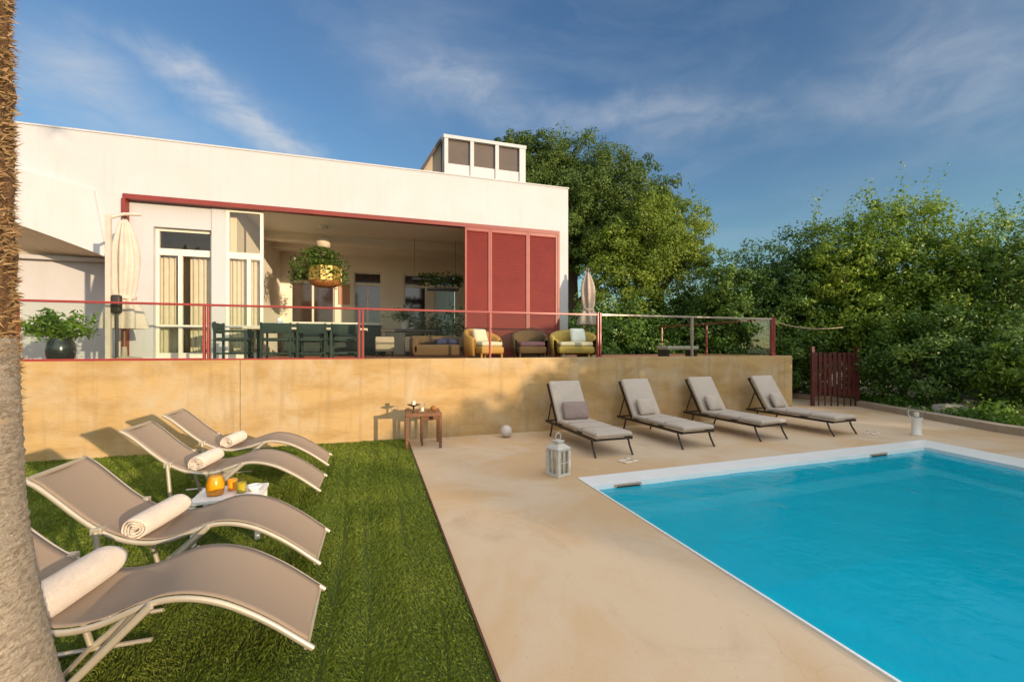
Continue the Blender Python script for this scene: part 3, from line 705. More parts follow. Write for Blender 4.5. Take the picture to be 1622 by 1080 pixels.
# console table with plant further back
t = thing('console_table', 'dark console table in the porch left of the sofa', 'table', (.95, 12.6, TZ - .03))
b = MB(); b.box(-.75, .75, -.25, .25, .66, .74); b.build('tabletop', M['darkframe'], t, bevel=.005)
for sx_ in (-.68, .68):
    b = MB(); b.box(sx_ - .05, sx_ + .05, -.22, .22, 0, .66); b.build('leg', M['darkframe'], t)
for (x, lab) in ((.30, 'grey upholstered stool at the dark console, left one'), (1.05, 'grey upholstered stool at the dark console, right one')):
    t = thing('stool', lab, 'stool', (x, 12.15, TZ - .03), 0, 'grey stools at the console')
    b = MB(); b.pad(-.24, .24, -.2, .2, .12, .52, .03); b.build('seat', M['tealdark'] if False else M['wallgrey'], t)
    for sx_ in (-.2, .2):
        b = MB(); b.box(sx_ - .02, sx_ + .02, -.16, .16, 0, .12); b.build('leg', M['darkframe'], t)
# kitchen counter at the back
t = thing('kitchen_counter', 'white topped counter along the back of the porch below the dark glass', 'counter', (-1.2, 14.3, TZ - .03))
b = MB(); b.box(-1.3, 1.5, -.3, .3, .92, .98); b.build('worktop', M['white'], t)
b = MB(); b.box(-1.25, 1.45, -.27, .27, 0, .92); b.build('cabinet', M['tealdark'], t)

def leaf_quads(C, Nrm, size, rng, asp=.5, jitter=.9):
    """C (n,3) centres, Nrm preferred normals; returns diamond quads"""
    n = len(C)
    nn = Nrm + rng.normal(0, jitter, (n, 3)); nn /= np.linalg.norm(nn, axis=1, keepdims=True) + 1e-9
    t = rng.normal(0, 1, (n, 3)); t -= (t * nn).sum(1, keepdims=True) * nn; t /= np.linalg.norm(t, axis=1, keepdims=True) + 1e-9
    s = np.cross(nn, t)
    L = (size * rng.uniform(.6, 1.35, n))[:, None]
    V = np.stack([C - t * L * .5, C + s * L * asp * .5, C + t * L * .5, C - s * L * asp * .5], 1).reshape(-1, 3)
    return V, np.arange(n * 4).reshape(n, 4)
def arching_plant(name, lab, loc, nfr, length, rise, leaf, m, potmb=None, potmat=None, seed=1, cat='plant', density=12, spread=(0, 360), elr=(.45, 1.25)):
    rng = np.random.default_rng(seed)
    t = thing(name, lab, cat, loc)
    if potmb: potmb.build('pot', potmat, t)
    stems = MB(); Cs = []; Ns = []
    z0 = rise[0]
    for i in range(nfr):
        a = R(rng.uniform(*spread)); L = length * rng.uniform(.6, 1.1); el = rng.uniform(*elr)
        pts = []
        for k in range(9):
            q = k / 8; r = L * q * math.cos(el) * (1 + .2 * q); z = z0 + L * math.sin(el) * q - rise[1] * L * q * q
            pts.append((r * math.cos(a), r * math.sin(a), z))
        stems.tube(pts, [.008 * (1 - .7 * k / 8) for k in range(9)], 5, False)
        for k in range(density):
            q = rng.uniform(.25, 1.02); j = min(7, int(q * 8)); f_ = q * 8 - j
            p = np.array(pts[j]) * (1 - f_) + np.array(pts[j + 1]) * f_
            Cs.append(p + rng.normal(0, leaf * .45, 3)); Ns.append((0, 0, 1))
    stems.build('stem', M['leaf_plant'], t)
    V, Fq = leaf_quads(np.array(Cs), np.array(Ns, float), leaf, rng, .32, .7)
    raw('foliage', V, Fq, m, t)
    return t
pb = MB(); pb.lathe([(.11, 0), (.165, .07), (.185, .20), (.165, .32), (.135, .37), (.145, .39), (.115, .39), (.115, .35)], (0, 0, 0), 28)
arching_plant('potted_plant', 'bushy green fern in a dark glazed pot at the left end of the terrace', (-4.80, 8.95, TZ - .03), 30, .62, (.37, .22), .11, M['leaf_fern'], pb, M['pot'], 3, density=60, elr=(.4, 1.35))
pb = MB(); pb.lathe([(.10, 0), (.13, .1), (.12, .25), (.13, .26)], (0, 0, 0), 20)
arching_plant('potted_plant', 'airy green plant in a pale pot standing on the dark console', (.85, 12.6, TZ + .71), 16, .55, (.24, .3), .12, M['leaf_plant'], pb, M['lamp'], 4, density=14)
pb = MB(); pb.lathe([(.14, 0), (.18, .1), (.17, .36), (.19, .38)], (0, 0, 0), 20)
arching_plant('potted_plant', 'tall indoor plant behind the brown sofa left of the red shutters', (2.05, 13.4, TZ - .03), 24, 1.5, (.35, .25), .17, M['leaf_plant'], pb, M['pot'], 5, density=22)

# hanging planter lamp
t = thing('hanging_planter', 'hanging brass and wicker planter lamp with trailing greenery under the porch ceiling', 'planter', (-1.15, 11.5, 4.0))
b = MB(); b.tube([(0, 0, .62), (0, 0, -.25)], .012, 8); b.lathe([(.09, .56), (.12, .60), (.12, .62)], (0, 0, 0), 16); b.build('rod', M['whiteframe'], t)
b = MB(); b.lathe([(.10, .10), (.16, .12), (.18, .36), (.10, .38)], (0, 0, 0), 18); b.build('shade', M['cream'], t)
b = MB(); b.lathe([(.22, -.84), (.33, -.79), (.36, -.72), (.34, -.68)], (.05, 0, 0), 24); b.build('basket', M['rust'], t)
for k in range(8):
    a = R(k * 45 + 10); x_, y_ = .05 + .35 * math.cos(a), .35 * math.sin(a)
    mt = Matrix.Translation((x_, y_, -.54)) @ Matrix.Rotation(a + math.pi / 2, 4, 'Z')
    b = MB(); b.box(-.13, .13, -.012, .012, -.17, .17, mt); b.build('brass_panel', M['brass'], t, bevel=.003)
rng = np.random.default_rng(11)
C = []
for i in range(2600):
    a = rng.uniform(0, 6.28); r = rng.uniform(.1, .68); zz = rng.uniform(-.32, .18) - .35 * (r > .45) * rng.uniform(0, 1)
    C.append((r * math.cos(a) - .08, r * math.sin(a), zz - .35 * (r - .3) - .12))
V, Fq = leaf_quads(np.array(C), np.tile([0, 0, 1.], (len(C), 1)), .075, rng, .55); raw('foliage', V, Fq, M['leaf_plant'], t)
# hanging shelf of plants
t = thing('hanging_plant_shelf', 'dark hanging shelf overflowing with leafy plants beside the red shutters', 'planter', (1.62, 12.0, 3.55))
b = MB(); b.box(-.62, .62, -.15, .15, -.06, .0); b.box(-.2, .62, -.15, .15, -.30, -.25); b.build('shelf', M['darkframe'], t)
for sx_ in (-.55, .55):
    b = MB(); b.tube([(sx_, 0, 0), (sx_, 0, 1.06)], .008, 6); b.build('cord', M['rope'], t)
C = np.stack([rng.uniform(-.45, .75, 1300), rng.uniform(-.25, .25, 1300), rng.normal(-.02, .08, 1300)], 1)
V, Fq = leaf_quads(C, np.tile([0, 0, 1.], (len(C), 1)), .08, rng, .5); raw('foliage', V, Fq, M['leaf_plant'], t)

# parasols
def parasol(name, lab, loc, h0, h1, rmax, m, pole_h, pleats=8, crank=True, seed=0, lean=(0, 0)):
    t = thing(name, lab, 'parasol', loc)
    b = MB(); b.tube([(0, 0, .05), (0, 0, pole_h)], .024, 10); b.build('pole', M['whiteframe'] if crank else M['wood'], t)
    b = MB(); b.lathe([(.26, 0), (.27, .04), (.22, .07), (.04, .09), (.035, .25)], (0, 0, 0), 24); b.build('base', M['wallgrey'] if not crank else M['iron'], t)
    prof = []
    n = 16
    for k in range(n + 1):
        q = k / n; z = h0 + (h1 - h0) * q
        r = rmax * (1 - q) ** .45 * (.85 + .15 * math.cos(q * 9)) * (1 - .32 * math.exp(-((q - .28) / .07) ** 2)) + .012
        prof.append((r, z))
    b = MB(); b.lathe(prof, (0, 0, 0), 64, lambda a, z: 1 + .24 * math.sin(pleats * a + 1.2 * math.sin(z * 2 + seed)) + .07 * math.sin(3 * a + z * 3))
    b.build('canopy', m, t)
    q = .28; z = h0 + (h1 - h0) * q
    b = MB(); b.lathe([(rmax * .62, z - .03), (rmax * .66, z), (rmax * .62, z + .03)], (0, 0, 0), 24); b.build('strap', m, t)
    b = MB(); b.lathe([(.0, h1 - .02), (.04, h1), (.03, h1 + .05), (.005, h1 + .1)], (0, 0, 0), 14); b.build('finial', M['wood'], t)
    if crank:
        b = MB(); b.box(-.05, .05, -.10, -.02, .55, 1.0); cb = b.build('crank_box', M['iron'], t, bevel=.01)
        b = MB(); b.tube([(0, -.10, .75), (0, -.16, .75), (0, -.16, .62)], .01, 6); b.build('crank_handle', M['iron'], cb)
    return t
parasol('parasol', 'tall closed cream parasol standing before the left window on the terrace', (-3.98, 9.0, TZ - .03), .55, 2.42, .25, M['parasol'], 2.4, 7, False, 1)
# cantilever post next to it
t = thing('parasol_mast', 'slim pale cantilever mast with dark crank left of the cream parasol', 'mast', (-4.02, 8.62, TZ - .03))
b = MB(); b.box(-.035, .035, -.03, .03, 0, 2.35); b.build('pole', M['parasol'], t, bevel=.006)
b = MB(); b.tube([(0, 0, 2.3), (.12, .16, 2.42), (.28, .34, 2.48)], .025, 8); b.build('arm', M['parasol'], t)
b = MB(); b.pad(.04, .17, -.05, .05, .78, 1.08, .03); b.tube([(.11, 0, .08), (.11, 0, .8)], .022, 8); b.build('crank_box', M['iron'], t)
parasol('parasol', 'closed dusty pink parasol at the right corner of the villa', (4.90, 9.45, TZ - .03), .78, 2.05, .22, M['parasol2'], 2.1, 6, False, 4)

# rattan armchairs and sofa near the shutters
def tub_chair(lab, loc, rz, wm, cm, w=.62):
    t = thing('wicker_armchair', lab, 'armchair', loc, rz)
    b = MB(); vs = []; fs = []
    n = 22; ro, ri = .40, .34
    rows = []
    prof_out = []
    for i in range(n + 1):
        a = R(-25 + 230 * i / n)
        q = abs((i / n) - .5) * 2; top = .66 - .24 * q ** 1.6
        c_, s_ = math.cos(a) * w / .62, math.sin(a)
        rows.append([(ro * c_, ro * s_, .06), (ro * 1.06 * c_, ro * 1.06 * s_, top - .04), (.40 * c_, .40 * s_, top), (ri * c_, ri * s_, top - .04), (ri * .95 * c_, ri * .95 * s_, .20)])
    b.sheet(rows); b.build('shell', wm, t, solid=.02)
    b = MB(); b.pad(-.31 * w / .62, .31 * w / .62, -.36, .28, .10, .26, .04); b.build('seat_base', wm, t)
    b = MB(); b.pad(-.29 * w / .62, .29 * w / .62, -.34, .26, .26, .36, .04, puff=.02); b.build('cushion', cm, t)
    for (x, y) in ((-.28, -.3), (.28, -.3), (-.26, .26), (.26, .26)):
        b = MB(); b.tube([(x, y, 0), (x, y, .12)], .022, 8); b.build('leg', wm, t)
    return t
tub_chair('orange wicker armchair with cream cushion in front of the red shutters', (2.30, 9.35, TZ - .03), R(25), M['wicker'], M['cream'])
tub_chair('dark armchair with dusky purple seat between the two wicker seats', (3.45, 9.5, TZ - .03), R(-10), M['brownfab'], M['purple'])
tub_chair('wide yellow wicker loveseat with white cushions beside the big red post', (4.38, 9.15, TZ - .03), R(-14), M['wickerpale'], M['cream'], .80)
b = MB(); mt = Matrix.Translation((4.55, 9.28, TZ + .49)) @ Matrix.Rotation(R(70), 4, 'X'); b.pad(-.19, .19, -.17, .17, -.05, .05, .045, mt, .03)
tag(b.build('throw_pillow', M['white']), 'white throw pillow on the yellow wicker loveseat', 'pillow')
b = MB(); mt = Matrix.Translation((2.25, 9.42, TZ + .47)) @ Matrix.Rotation(R(25), 4, 'Z') @ Matrix.Rotation(R(70), 4, 'X'); b.pad(-.18, .18, -.15, .15, -.05, .05, .045, mt, .03)
tag(b.build('throw_pillow', M['cream']), 'cream throw pillow on the orange wicker armchair', 'pillow')
t = thing('sofa', 'low brown sofa with navy cushions left of the orange wicker armchair', 'sofa', (1.35, 9.75, TZ - .03))
b = MB(); b.pad(-.55, .55, -.35, .35, .06, .30, .04); b.build('seat', M['brownfab'], t)
b = MB(); b.pad(-.55, .55, .22, .38, .30, .50, .05); b.build('backrest', M['brownfab'], t)
for sx_ in (-.5, .5):
    b = MB(); b.pad(sx_ - .07, sx_ + .07, -.35, .35, .10, .44, .04); b.build('armrest', M['brownfab'], t)
b = MB(); b.pad(-.05, .42, -.3, .18, .30, .42, .04, puff=.02); b.build('cushion', M['navy'], t)
# pale bench at the far right of the terrace
t = thing('terrace_bench', 'low pale bench behind the grey glass railing at the terrace end', 'bench', (7.1, 9.0, TZ - .03))
b = MB(); b.pad(-.45, .45, -.22, .22, .18, .27, .02); b.build('seat', M['cushion'], t)
for sx_ in (-.4, .4):
    b = MB(); b.box(sx_ - .03, sx_ + .03, -.18, .18, 0, .18); b.build('leg', M['iron'], t)

# ------------------------------------------------------------------ wave loungers on the lawn
PRO = [(0, .90), (.06, .855), (.14, .775), (.22, .69), (.30, .61), (.38, .545), (.47, .49), (.56, .458), (.65, .445), (.74, .452), (.82, .475), (.90, .503), (.98, .522), (1.06, .522), (1.15, .503), (1.25, .462), (1.36, .395), (1.46, .322), (1.56, .238), (1.64, .17)]
def smooth_prof(p, n=60):
    out = []
    for i in range(n + 1):
        x = p[0][0] + (p[-1][0] - p[0][0]) * i / n
        for j in range(len(p) - 1):
            if p[j][0] <= x <= p[j + 1][0] + 1e-9:
                q = (x - p[j][0]) / (p[j + 1][0] - p[j][0])
                p0 = p[max(j - 1, 0)]; p1 = p[j]; p2 = p[j + 1]; p3 = p[min(j + 2, len(p) - 1)]
                m1 = (p2[1] - p0[1]) / (p2[0] - p0[0]); m2 = (p3[1] - p1[1]) / (p3[0] - p1[0]); h = p2[0] - p1[0]
                z = (2 * q ** 3 - 3 * q * q + 1) * p1[1] + (q ** 3 - 2 * q * q + q) * h * m1 + (-2 * q ** 3 + 3 * q * q) * p2[1] + (q ** 3 - q * q) * h * m2
                out.append((x, z)); break
    return out
SP = smooth_prof(PRO)
def pz(x):
    for j in range(len(SP) - 1):
        if SP[j][0] <= x <= SP[j + 1][0]: return SP[j][1] + (SP[j + 1][1] - SP[j][1]) * (x - SP[j][0]) / (SP[j + 1][0] - SP[j][0])
    return SP[-1][1]
HW = .285
def wave_lounger():
    t = thing('wave_lounger', '', 'sun lounger')
    b = MB(); rows = []
    for (x, z) in SP[:-1]:
        rows.append([(x, y, z + .018 - .028 * (1 - (y / (HW - .012)) ** 2)) for y in np.linspace(-(HW - .012), HW - .012, 13)])
    b.sheet(rows); b.build('sling', M['taupe'], t, solid=.004)
    for s_ in (-1, 1):
        b = MB(); b.tube([(x, s_ * HW, z) for (x, z) in SP], .0125, 10, flat=1.25); b.build('side_rail', M['champagne'], t)
        b = MB(); b.tube([(.96, s_ * (HW + .024), pz(.96) + .0), (.86, s_ * (HW + .03), .42), (.66, s_ * (HW + .03), .22), (.44, s_ * (HW + .03), .03)], .0145, 8, flat=1.3); b.build('leg', M['champagne'], t)
        b = MB(); b.tube([(.36, s_ * (HW + .02), pz(.36)), (.38, s_ * (HW + .02), .28), (.44, s_ * (HW + .03), .03)], .016, 8, flat=1.2); b.build('leg', M['champagne'], t)
        b = MB(); b.tube([(.22, s_ * (HW + .03), .02), (.44, s_ * (HW + .03), .02), (.72, s_ * (HW + .03), .02)], .014, 8); b.build('ground_runner', M['champagne'], t)
        b = MB(); b.box(.33, .39, s_ * HW - .028, s_ * HW + .028, pz(.36) - .03, pz(.36) + .02); b.build('bracket', M['champagne'], t, bevel=.006)
    b = MB(); b.tube([(.44, -HW - .03, .04), (.44, HW + .03, .04)], .014, 8); b.build('crossbar', M['champagne'], t)
    b = MB(); b.tube([(.66, -HW - .02, .22), (.66, HW + .02, .22)], .012, 8); b.build('crossbar', M['champagne'], t)
    b = MB(); b.tube([(SP[0][0] + .003, -HW, SP[0][1]), (SP[0][0] + .003, HW, SP[0][1])], .016, 8); b.build('crossbar', M['champagne'], t)
    b = MB(); b.tube([(SP[-1][0] - .03, -HW, SP[-1][1] + .012), (SP[-1][0] - .03, HW, SP[-1][1] + .012)], .013, 8); b.build('crossbar', M['champagne'], t)
    return t
wl = wave_lounger()
LG = 'wave loungers on the lawn'
lpos = [(-1.93, 2.72, 0, 'taupe wave lounger nearest the camera, its head hidden behind the palm trunk'),
        (-1.99, 3.68, R(-1), 'taupe wave lounger second from the camera, whole backrest showing beside the palm'),
        (-2.28, 5.38, R(-1), 'taupe wave lounger just beyond the juice table'),
        (-2.34, 6.40, R(1), 'taupe wave lounger farthest from camera, close to the ochre wall')]
for i, (x, y, rz, lab) in enumerate(lpos):
    if i == 0: wl.location = (x, y, 0); wl.rotation_euler = (0, 0, rz); wl['label'] = lab; wl['group'] = LG
    else:
        q_ = dup(wl, (x, y, 0), rz, lab); q_.scale = ((1, 1, 1.07, 1.09)[i], 1, 1)
# rolled towels
def towel(lab, x, y, z, rz, L=.50, r=.085, seed=0):
    rng = random.Random(seed); b = MB(); turns = 3.6; n = 90; pts = []
    for i in range(n + 1):
        a = turns * 2 * math.pi * i / n; rr = .014 + (r - .014) * i / n
        pts.append((rr * math.cos(a), rr * math.sin(a) * .94))
    rows = []
    ny_ = 26
    for k in range(ny_ + 1):
        q = k / ny_; y_ = -L / 2 + L * q
        row = []
        for i, (px_, pz_) in enumerate(pts):
            j = mnoise.noise(Vector((px_ * 30, y_ * 14, pz_ * 30 + seed))) * .004
            e = (1 - .10 * (abs(2 * q - 1) ** 6)); shift = (i / n) * .008 * math.sin(seed + 1)
            yy = y_ + shift + (.012 * math.sin(i * .5 + seed) if k in (0, ny_) else 0)
            row.append((px_ * e + j, yy, pz_ * e + j))
        rows.append(row)
    b.sheet(rows)
    o = b.build('rolled_towel', M['towel'], None, solid=.011, center=False)
    o.location = (x, y, z); o.rotation_euler = (0, 0, rz)
    return tag(o, lab, 'towel', 'rolled cream towels')
towel('rolled cream towel on the nearest wave lounger, touching the palm trunk', -1.42, 2.72, .53, R(-8), .52, .095, 1)
towel('rolled cream towel on the second wave lounger, below the juice table', -1.42, 3.66, .53, R(-10), .50, .082, 2)
towel('rolled cream towel on the wave lounger just behind the juice jug', -1.66, 5.38, .53, R(-8), .44, .080, 3)
towel('rolled cream towel on the wave lounger nearest the ochre wall', -1.68, 6.42, .53, R(-8), .42, .080, 4)

# low white table with juice
t = thing('side_table', 'low white side table between the loungers carrying orange juice', 'table', (-1.22, 4.55, 0), R(2))
b = MB(); b.box(-.27, .27, -.20, .20, .36, .395); b.build('tabletop', M['white'], t, bevel=.008)
for (x, y) in ((-.24, -.17), (.24, -.17), (-.24, .17), (.24, .17)):
    b = MB(); b.box(x - .018, x + .018, y - .018, y + .018, 0, .36); b.build('leg', M['white'], t)
t = thing('juice_jug', 'glass jug of orange juice on the white side table', 'jug', (-1.33, 4.50, .396))
b = MB(); b.lathe([(.058, .004), (.068, .03), (.070, .10), (.055, .15), (.050, .165)], (0, 0, 0), 24); b.build('juice', M['juice'], t)
b = MB(); b.lathe([(.062, 0), (.073, .03), (.075, .10), (.059, .155), (.052, .19), (.060, .215)], (0, 0, 0), 24); b.build('glass_body', M['jarglass'], t)
b = MB(); b.tube([(.058, 0, .19), (.11, 0, .18), (.125, 0, .12), (.075, 0, .06)], .008, 8); b.build('handle', M['jarglass'], t)
t = thing('juice_glass', 'tumbler of yellow juice right of the orange jug', 'glass', (-1.13, 4.50, .396))
b = MB(); b.lathe([(.034, .004), (.042, .09)], (0, 0, 0), 20); b.build('juice', M['limejuice'], t)
b = MB(); b.lathe([(.037, 0), (.047, .12)], (0, 0, 0), 20); b.build('glass_body', M['jarglass'], t)
b = MB(); mt = Matrix.Translation((-1.24, 4.56, .396)); b.lathe([(.034, .004), (.042, .10)], (-1.225, 4.60, .396), 20); 
tag(b.build('juice_glass', M['juice']), 'orange filled tumbler half hidden behind the juice jug', 'glass')
b = MB(); b.lathe([(.03, 0), (.055, .03), (.06, .05), (.05, .05), (.03, .02)], (-1.03, 4.53, .396), 20)
tag(b.build('bowl', M['white']), 'small white bowl at the right end of the juice table', 'bowl')

# ------------------------------------------------------------------ wooden tables by the wall
def wood_table(lab, loc, rz, w, d, h, leg=.05):
    t = thing('wooden_table', lab, 'table', loc, rz)
    b = MB(); n = 6; pw = (w) / n
    for i in range(n): b.box(-w / 2 + i * pw + .003, -w / 2 + (i + 1) * pw - .003, -d / 2 + leg, d / 2 - leg, h - .045, h - .015)
    b.box(-w / 2, w / 2, -d / 2, -d / 2 + leg, h - .06, h); b.box(-w / 2, w / 2, d / 2 - leg, d / 2, h - .06, h)
    b.build('tabletop', M['wood'], t, bevel=.004)
    for sx_ in (-1, 1):
        for sy in (-1, 1):
            b = MB(); x = sx_ * (w / 2 - leg / 2); y = sy * (d / 2 - leg / 2 - .003); b.box(x - leg / 2 + .002, x + leg / 2 - .002, y - leg / 2, y + leg / 2, 0, h - .062); b.build('leg', M['wood'], t, bevel=.004)
    return t
wood_table('larger brown wooden side table against the ochre wall at the lawn corner', (.83, 7.72, 0), R(-3), .60, .56, .60)
wood_table('smaller brown wooden table nested under the larger one by the wall', (.98, 7.84, 0), R(-3), .36, .34, .50, .04)
t = thing('candle_holder', 'dark dish candle holder on the left of the brown wooden table', 'candle holder', (.66, 7.62, .60))
b = MB(); b.lathe([(.03, 0), (.015, .02), (.015, .09), (.10, .12), (.11, .13), (.08, .125)], (0, 0, 0), 20); b.build('dish', M['iron'], t)
b = MB(); b.lathe([(.035, .125), (.035, .19)], (0, 0, 0), 14); b.build('candle', M['candle'], t)
t = thing('glass_jar', 'glass jar with white candle on the brown wooden table', 'jar', (.80, 7.60, .60))
b = MB(); b.lathe([(.05, 0), (.06, .02), (.06, .12), (.05, .14)], (0, 0, 0), 18); b.build('glass_body', M['jarglass'], t)
b = MB(); b.lathe([(.035, .01), (.035, .08)], (0, 0, 0), 14); b.build('candle', M['candle'], t)
b = MB(); b.lathe([(.02, 0), (.05, .03), (.045, .07), (.015, .09)], (1.0, 7.66, .60), 16); tag(b.build('tea_bowl', M['rust']), 'small brown bowl on the right of the brown wooden table', 'bowl')
b = MB()
prof = [(.112 * math.sin(math.pi * k / 16) + .001, .112 - .112 * math.cos(math.pi * k / 16)) for k in range(17)]
b.lathe(prof, (2.41, 7.96, 0), 28); tag(b.build('ball_lamp', M['lamp']), 'pale round ball lamp on the deck at the foot of the ochre wall', 'lamp')

# ------------------------------------------------------------------ cushioned loungers by the pool
def pool_lounger():
    t = thing('pool_lounger', '', 'sun lounger')      # head at +Y, foot at -Y, width .66
    w = .33; hinge = .52; sz = .27
    for s_ in (-1, 1):
        b = MB(); b.beam((s_ * w, -1.0, sz), (s_ * w, .92, sz), .03, .045); b.build('side_rail', M['iron'], t)
    for y in (-1.0, -.3, .45, .92):
        b = MB(); b.beam((-w, y, sz), (w, y, sz), .03, .03); b.build('crossbar', M['iron'], t)
    for s_ in (-1, 1):
        b = MB(); b.tube([(s_ * w, -.88, sz), (s_ * w, -.93, .14), (s_ * (w + .0), -1.02, .0)], .016, 8); b.build('leg', M['iron'], t)
        b = MB(); b.tube([(s_ * w, .62, sz), (s_ * w, .66, .14), (s_ * w, .72, 0)], .016, 8); b.build('leg', M['iron'], t)
    ang = R(58)
    bd = Vector((0, math.cos(ang), math.sin(ang)))
    bk = MB()
    h0 = Vector((0, .45, sz + .03)); h1 = h0 + bd * .80
    for s_ in (-1, 1): bk.beam(h0 + Vector((s_ * w * .96, 0, 0)), h1 + Vector((s_ * w * .96, 0, 0)), .03, .03)
    bk.beam(h1 + Vector((-w, 0, 0)), h1 + Vector((w, 0, 0)), .03, .03)
    for k in range(1, 6): 
        p = h0.lerp(h1, k / 6); bk.beam(p + Vector((-w, 0, 0)), p + Vector((w, 0, 0)), .025, .01)
    bk.build('back_frame', M['iron'], t)
    b = MB(); pm = h0.lerp(h1, .6)
    for s_ in (-1, 1): b.beam((s_ * w * .9, .90, sz), pm + Vector((s_ * w * .9, .01, -.01)), .018, .018)
    b.build('back_prop', M['iron'], t)
    b = MB(); b.pad(-.325, .325, -1.03, .44, sz + .03, sz + .105, .028, puff=.008); c1 = b.build('seat_cushion', M['cushion'], t)
    b = MB()
    for y in (-.55, -.05): b.box(-.326, .326, y - .004, y + .004, sz + .06, sz + .112)
    b.build('seam', M['pillow'], c1)
    b = MB(); mt = Matrix.Translation(h0 + Vector((0, -.03, .0))) @ Matrix.Rotation(ang, 4, 'X'); b.pad(-.325, .325, .0, .84, .015, .09, .028, mt, .008); b.build('back_cushion', M['cushion'], t)
    return t
pl = pool_lounger()
plp = [(3.57, 7.05, R(1), 'cushioned lounger nearest the white lantern, partly in evening sun'),
       (5.21, 7.12, R(2), 'cushioned lounger second from the white lantern'),
       (6.95, 7.22, R(3), 'cushioned lounger third from the white lantern'),
       (8.64, 7.15, R(4), 'cushioned lounger farthest from the white lantern, near the end of the wall')]
for i, (x, y, rz, lab) in enumerate(plp):
    if i == 0: pl.location = (x, y, 0); pl.rotation_euler = (0, 0, rz); pl['label'] = lab; pl['group'] = 'cushioned loungers along the pool'
    else: dup(pl, (x, y, 0), rz, lab)
# scatter pillows leaning on the backs
for i, (x, y, rz, lab) in enumerate(plp):
    which = ['first lounger beside the white lantern', 'second lounger from the white lantern', 'third lounger from the white lantern', 'fourth lounger, farthest from the white lantern'][i]
    c_, s_ = math.cos(rz), math.sin(rz); lx, ly = (.02 if i == 0 else -.05, .36)
    b = MB(); mt = Matrix.Rotation(R(64), 4, 'X')
    w_, h_ = (.25, .17) if i == 0 else (.20, .17)
    b.pad(-w_, w_, -h_, h_, -.05, .05, .045, mt, .035)
    o = b.build('scatter_pillow', M['pillow'] if i == 0 else M['cushion'], center=False); o.location = (x + lx * c_ - ly * s_, y + lx * s_ + ly * c_, .53); o.rotation_euler = (0, 0, rz + (0 if i == 0 else R(12)))
    tag(o, ('mauve' if i == 0 else 'grey taupe') + ' scatter pillow on the ' + which, 'pillow', 'scatter pillows on the pool loungers')
# flat bright things on the deck
for (x, y, lab) in ((3.62, 5.72, 'pale flat sandals pair on the deck by the first cushioned lounger'), (9.35, 6.10, 'pale flat sandals on the deck by the fourth cushioned lounger')):
    t = thing('sandals', lab, 'sandals', (x, y, 0), R(20))
    for k in (-1, 1):
        b = MB(); b.pad(-.13, .13, -.04, .04, 0.0, .02, .008, Matrix.Translation((0, k * .06, 0)) @ Matrix.Rotation(R(k * 5), 4, 'Z')); s1 = b.build('sole', M['cream'], t)
        b = MB(); b.tube([(.03, k * .06 - .04, .01), (.04, k * .06, .045), (.03, k * .06 + .04, .01)], .007, 6); b.build('strap', M['cushion'], s1)

# lantern
def lantern(lab, loc, rz, w, h, m, name='lantern'):
    t = thing(name, lab, 'lantern', loc, rz); k = w / 2
    b = MB(); b.box(-k, k, -k, k, 0, .035); b.build('base', m, t, bevel=.004)
    b = MB(); b.box(-k * .92, k * .92, -k * .92, k * .92, h * .66, h * .72); b.build('top_rim', m, t, bevel=.004)
    for sx_ in (-1, 1):
        for sy in (-1, 1):
            b = MB(); b.box(sx_ * (k - .024) - .022, sx_ * (k - .024) + .022, sy * (k - .024) - .022, sy * (k - .024) + .022, .035, h * .66); b.build('post', m, t)
    b = MB()
    for s_ in (-1, 1):
        b.box(-.008, .008, s_ * (k - .02) - .006, s_ * (k - .02) + .006, .035, h * .66); b.box(s_ * (k - .02) - .006, s_ * (k - .02) + .006, -.008, .008, .035, h * .66)
        b.box(-k + .034, -.008, s_ * (k - .02) - .006, s_ * (k - .02) + .006, h * .34, h * .36); b.box(.008, k - .034, s_ * (k - .02) - .006, s_ * (k - .02) + .006, h * .34, h * .36)
    b.build('glazing_bars', m, t)
    b = MB()
    for s_ in (-1, 1):
        b.box(-k + .034, k - .034, s_ * (k - .03) - .002, s_ * (k - .03) + .002, .036, h * .66 - .001); b.box(s_ * (k - .03) - .002, s_ * (k - .03) + .002, -k + .036, k - .036, .036, h * .66 - .001)
    b.build('pane', M['jarglass'], t)
    b = MB(); q = k * 1.05
    b.add([(-q, -q, h * .72), (q, -q, h * .72), (q, q, h * .72), (-q, q, h * .72), (-q * .45, -q * .45, h * .84), (q * .45, -q * .45, h * .84), (q * .45, q * .45, h * .84), (-q * .45, q * .45, h * .84)],
          [(0, 3, 2, 1), (4, 5, 6, 7), (0, 1, 5, 4), (1, 2, 6, 5), (2, 3, 7, 6), (3, 0, 4, 7)])
    b.box(-q * .4, q * .4, -q * .4, q * .4, h * .84, h * .90); b.box(-q * .5, q * .5, -q * .5, q * .5, h * .90, h * .92)
    b.build('roof', m, t, bevel=.004)
    b = MB(); pts = [(.05 * math.cos(a), 0, h * .92 + .05 + .05 * math.sin(a)) for a in np.linspace(0, 2 * math.pi, 17)]; b.tube(pts, .006, 6, False); b.build('ring_handle', m, t)
    b = MB(); b.lathe([(.045, .036), (.045, .17), (.01, .175)], (0, 0, 0), 18); b.build('candle', M['candle'], t)
    return t
lantern('white wooden lantern with candle at the near left corner of the pool', (2.36, 5.40, 0), R(22), .24, .50, pmat('weathered_white_wood', (.60, .57, .50), (.48, .45, .38), 9, .6))
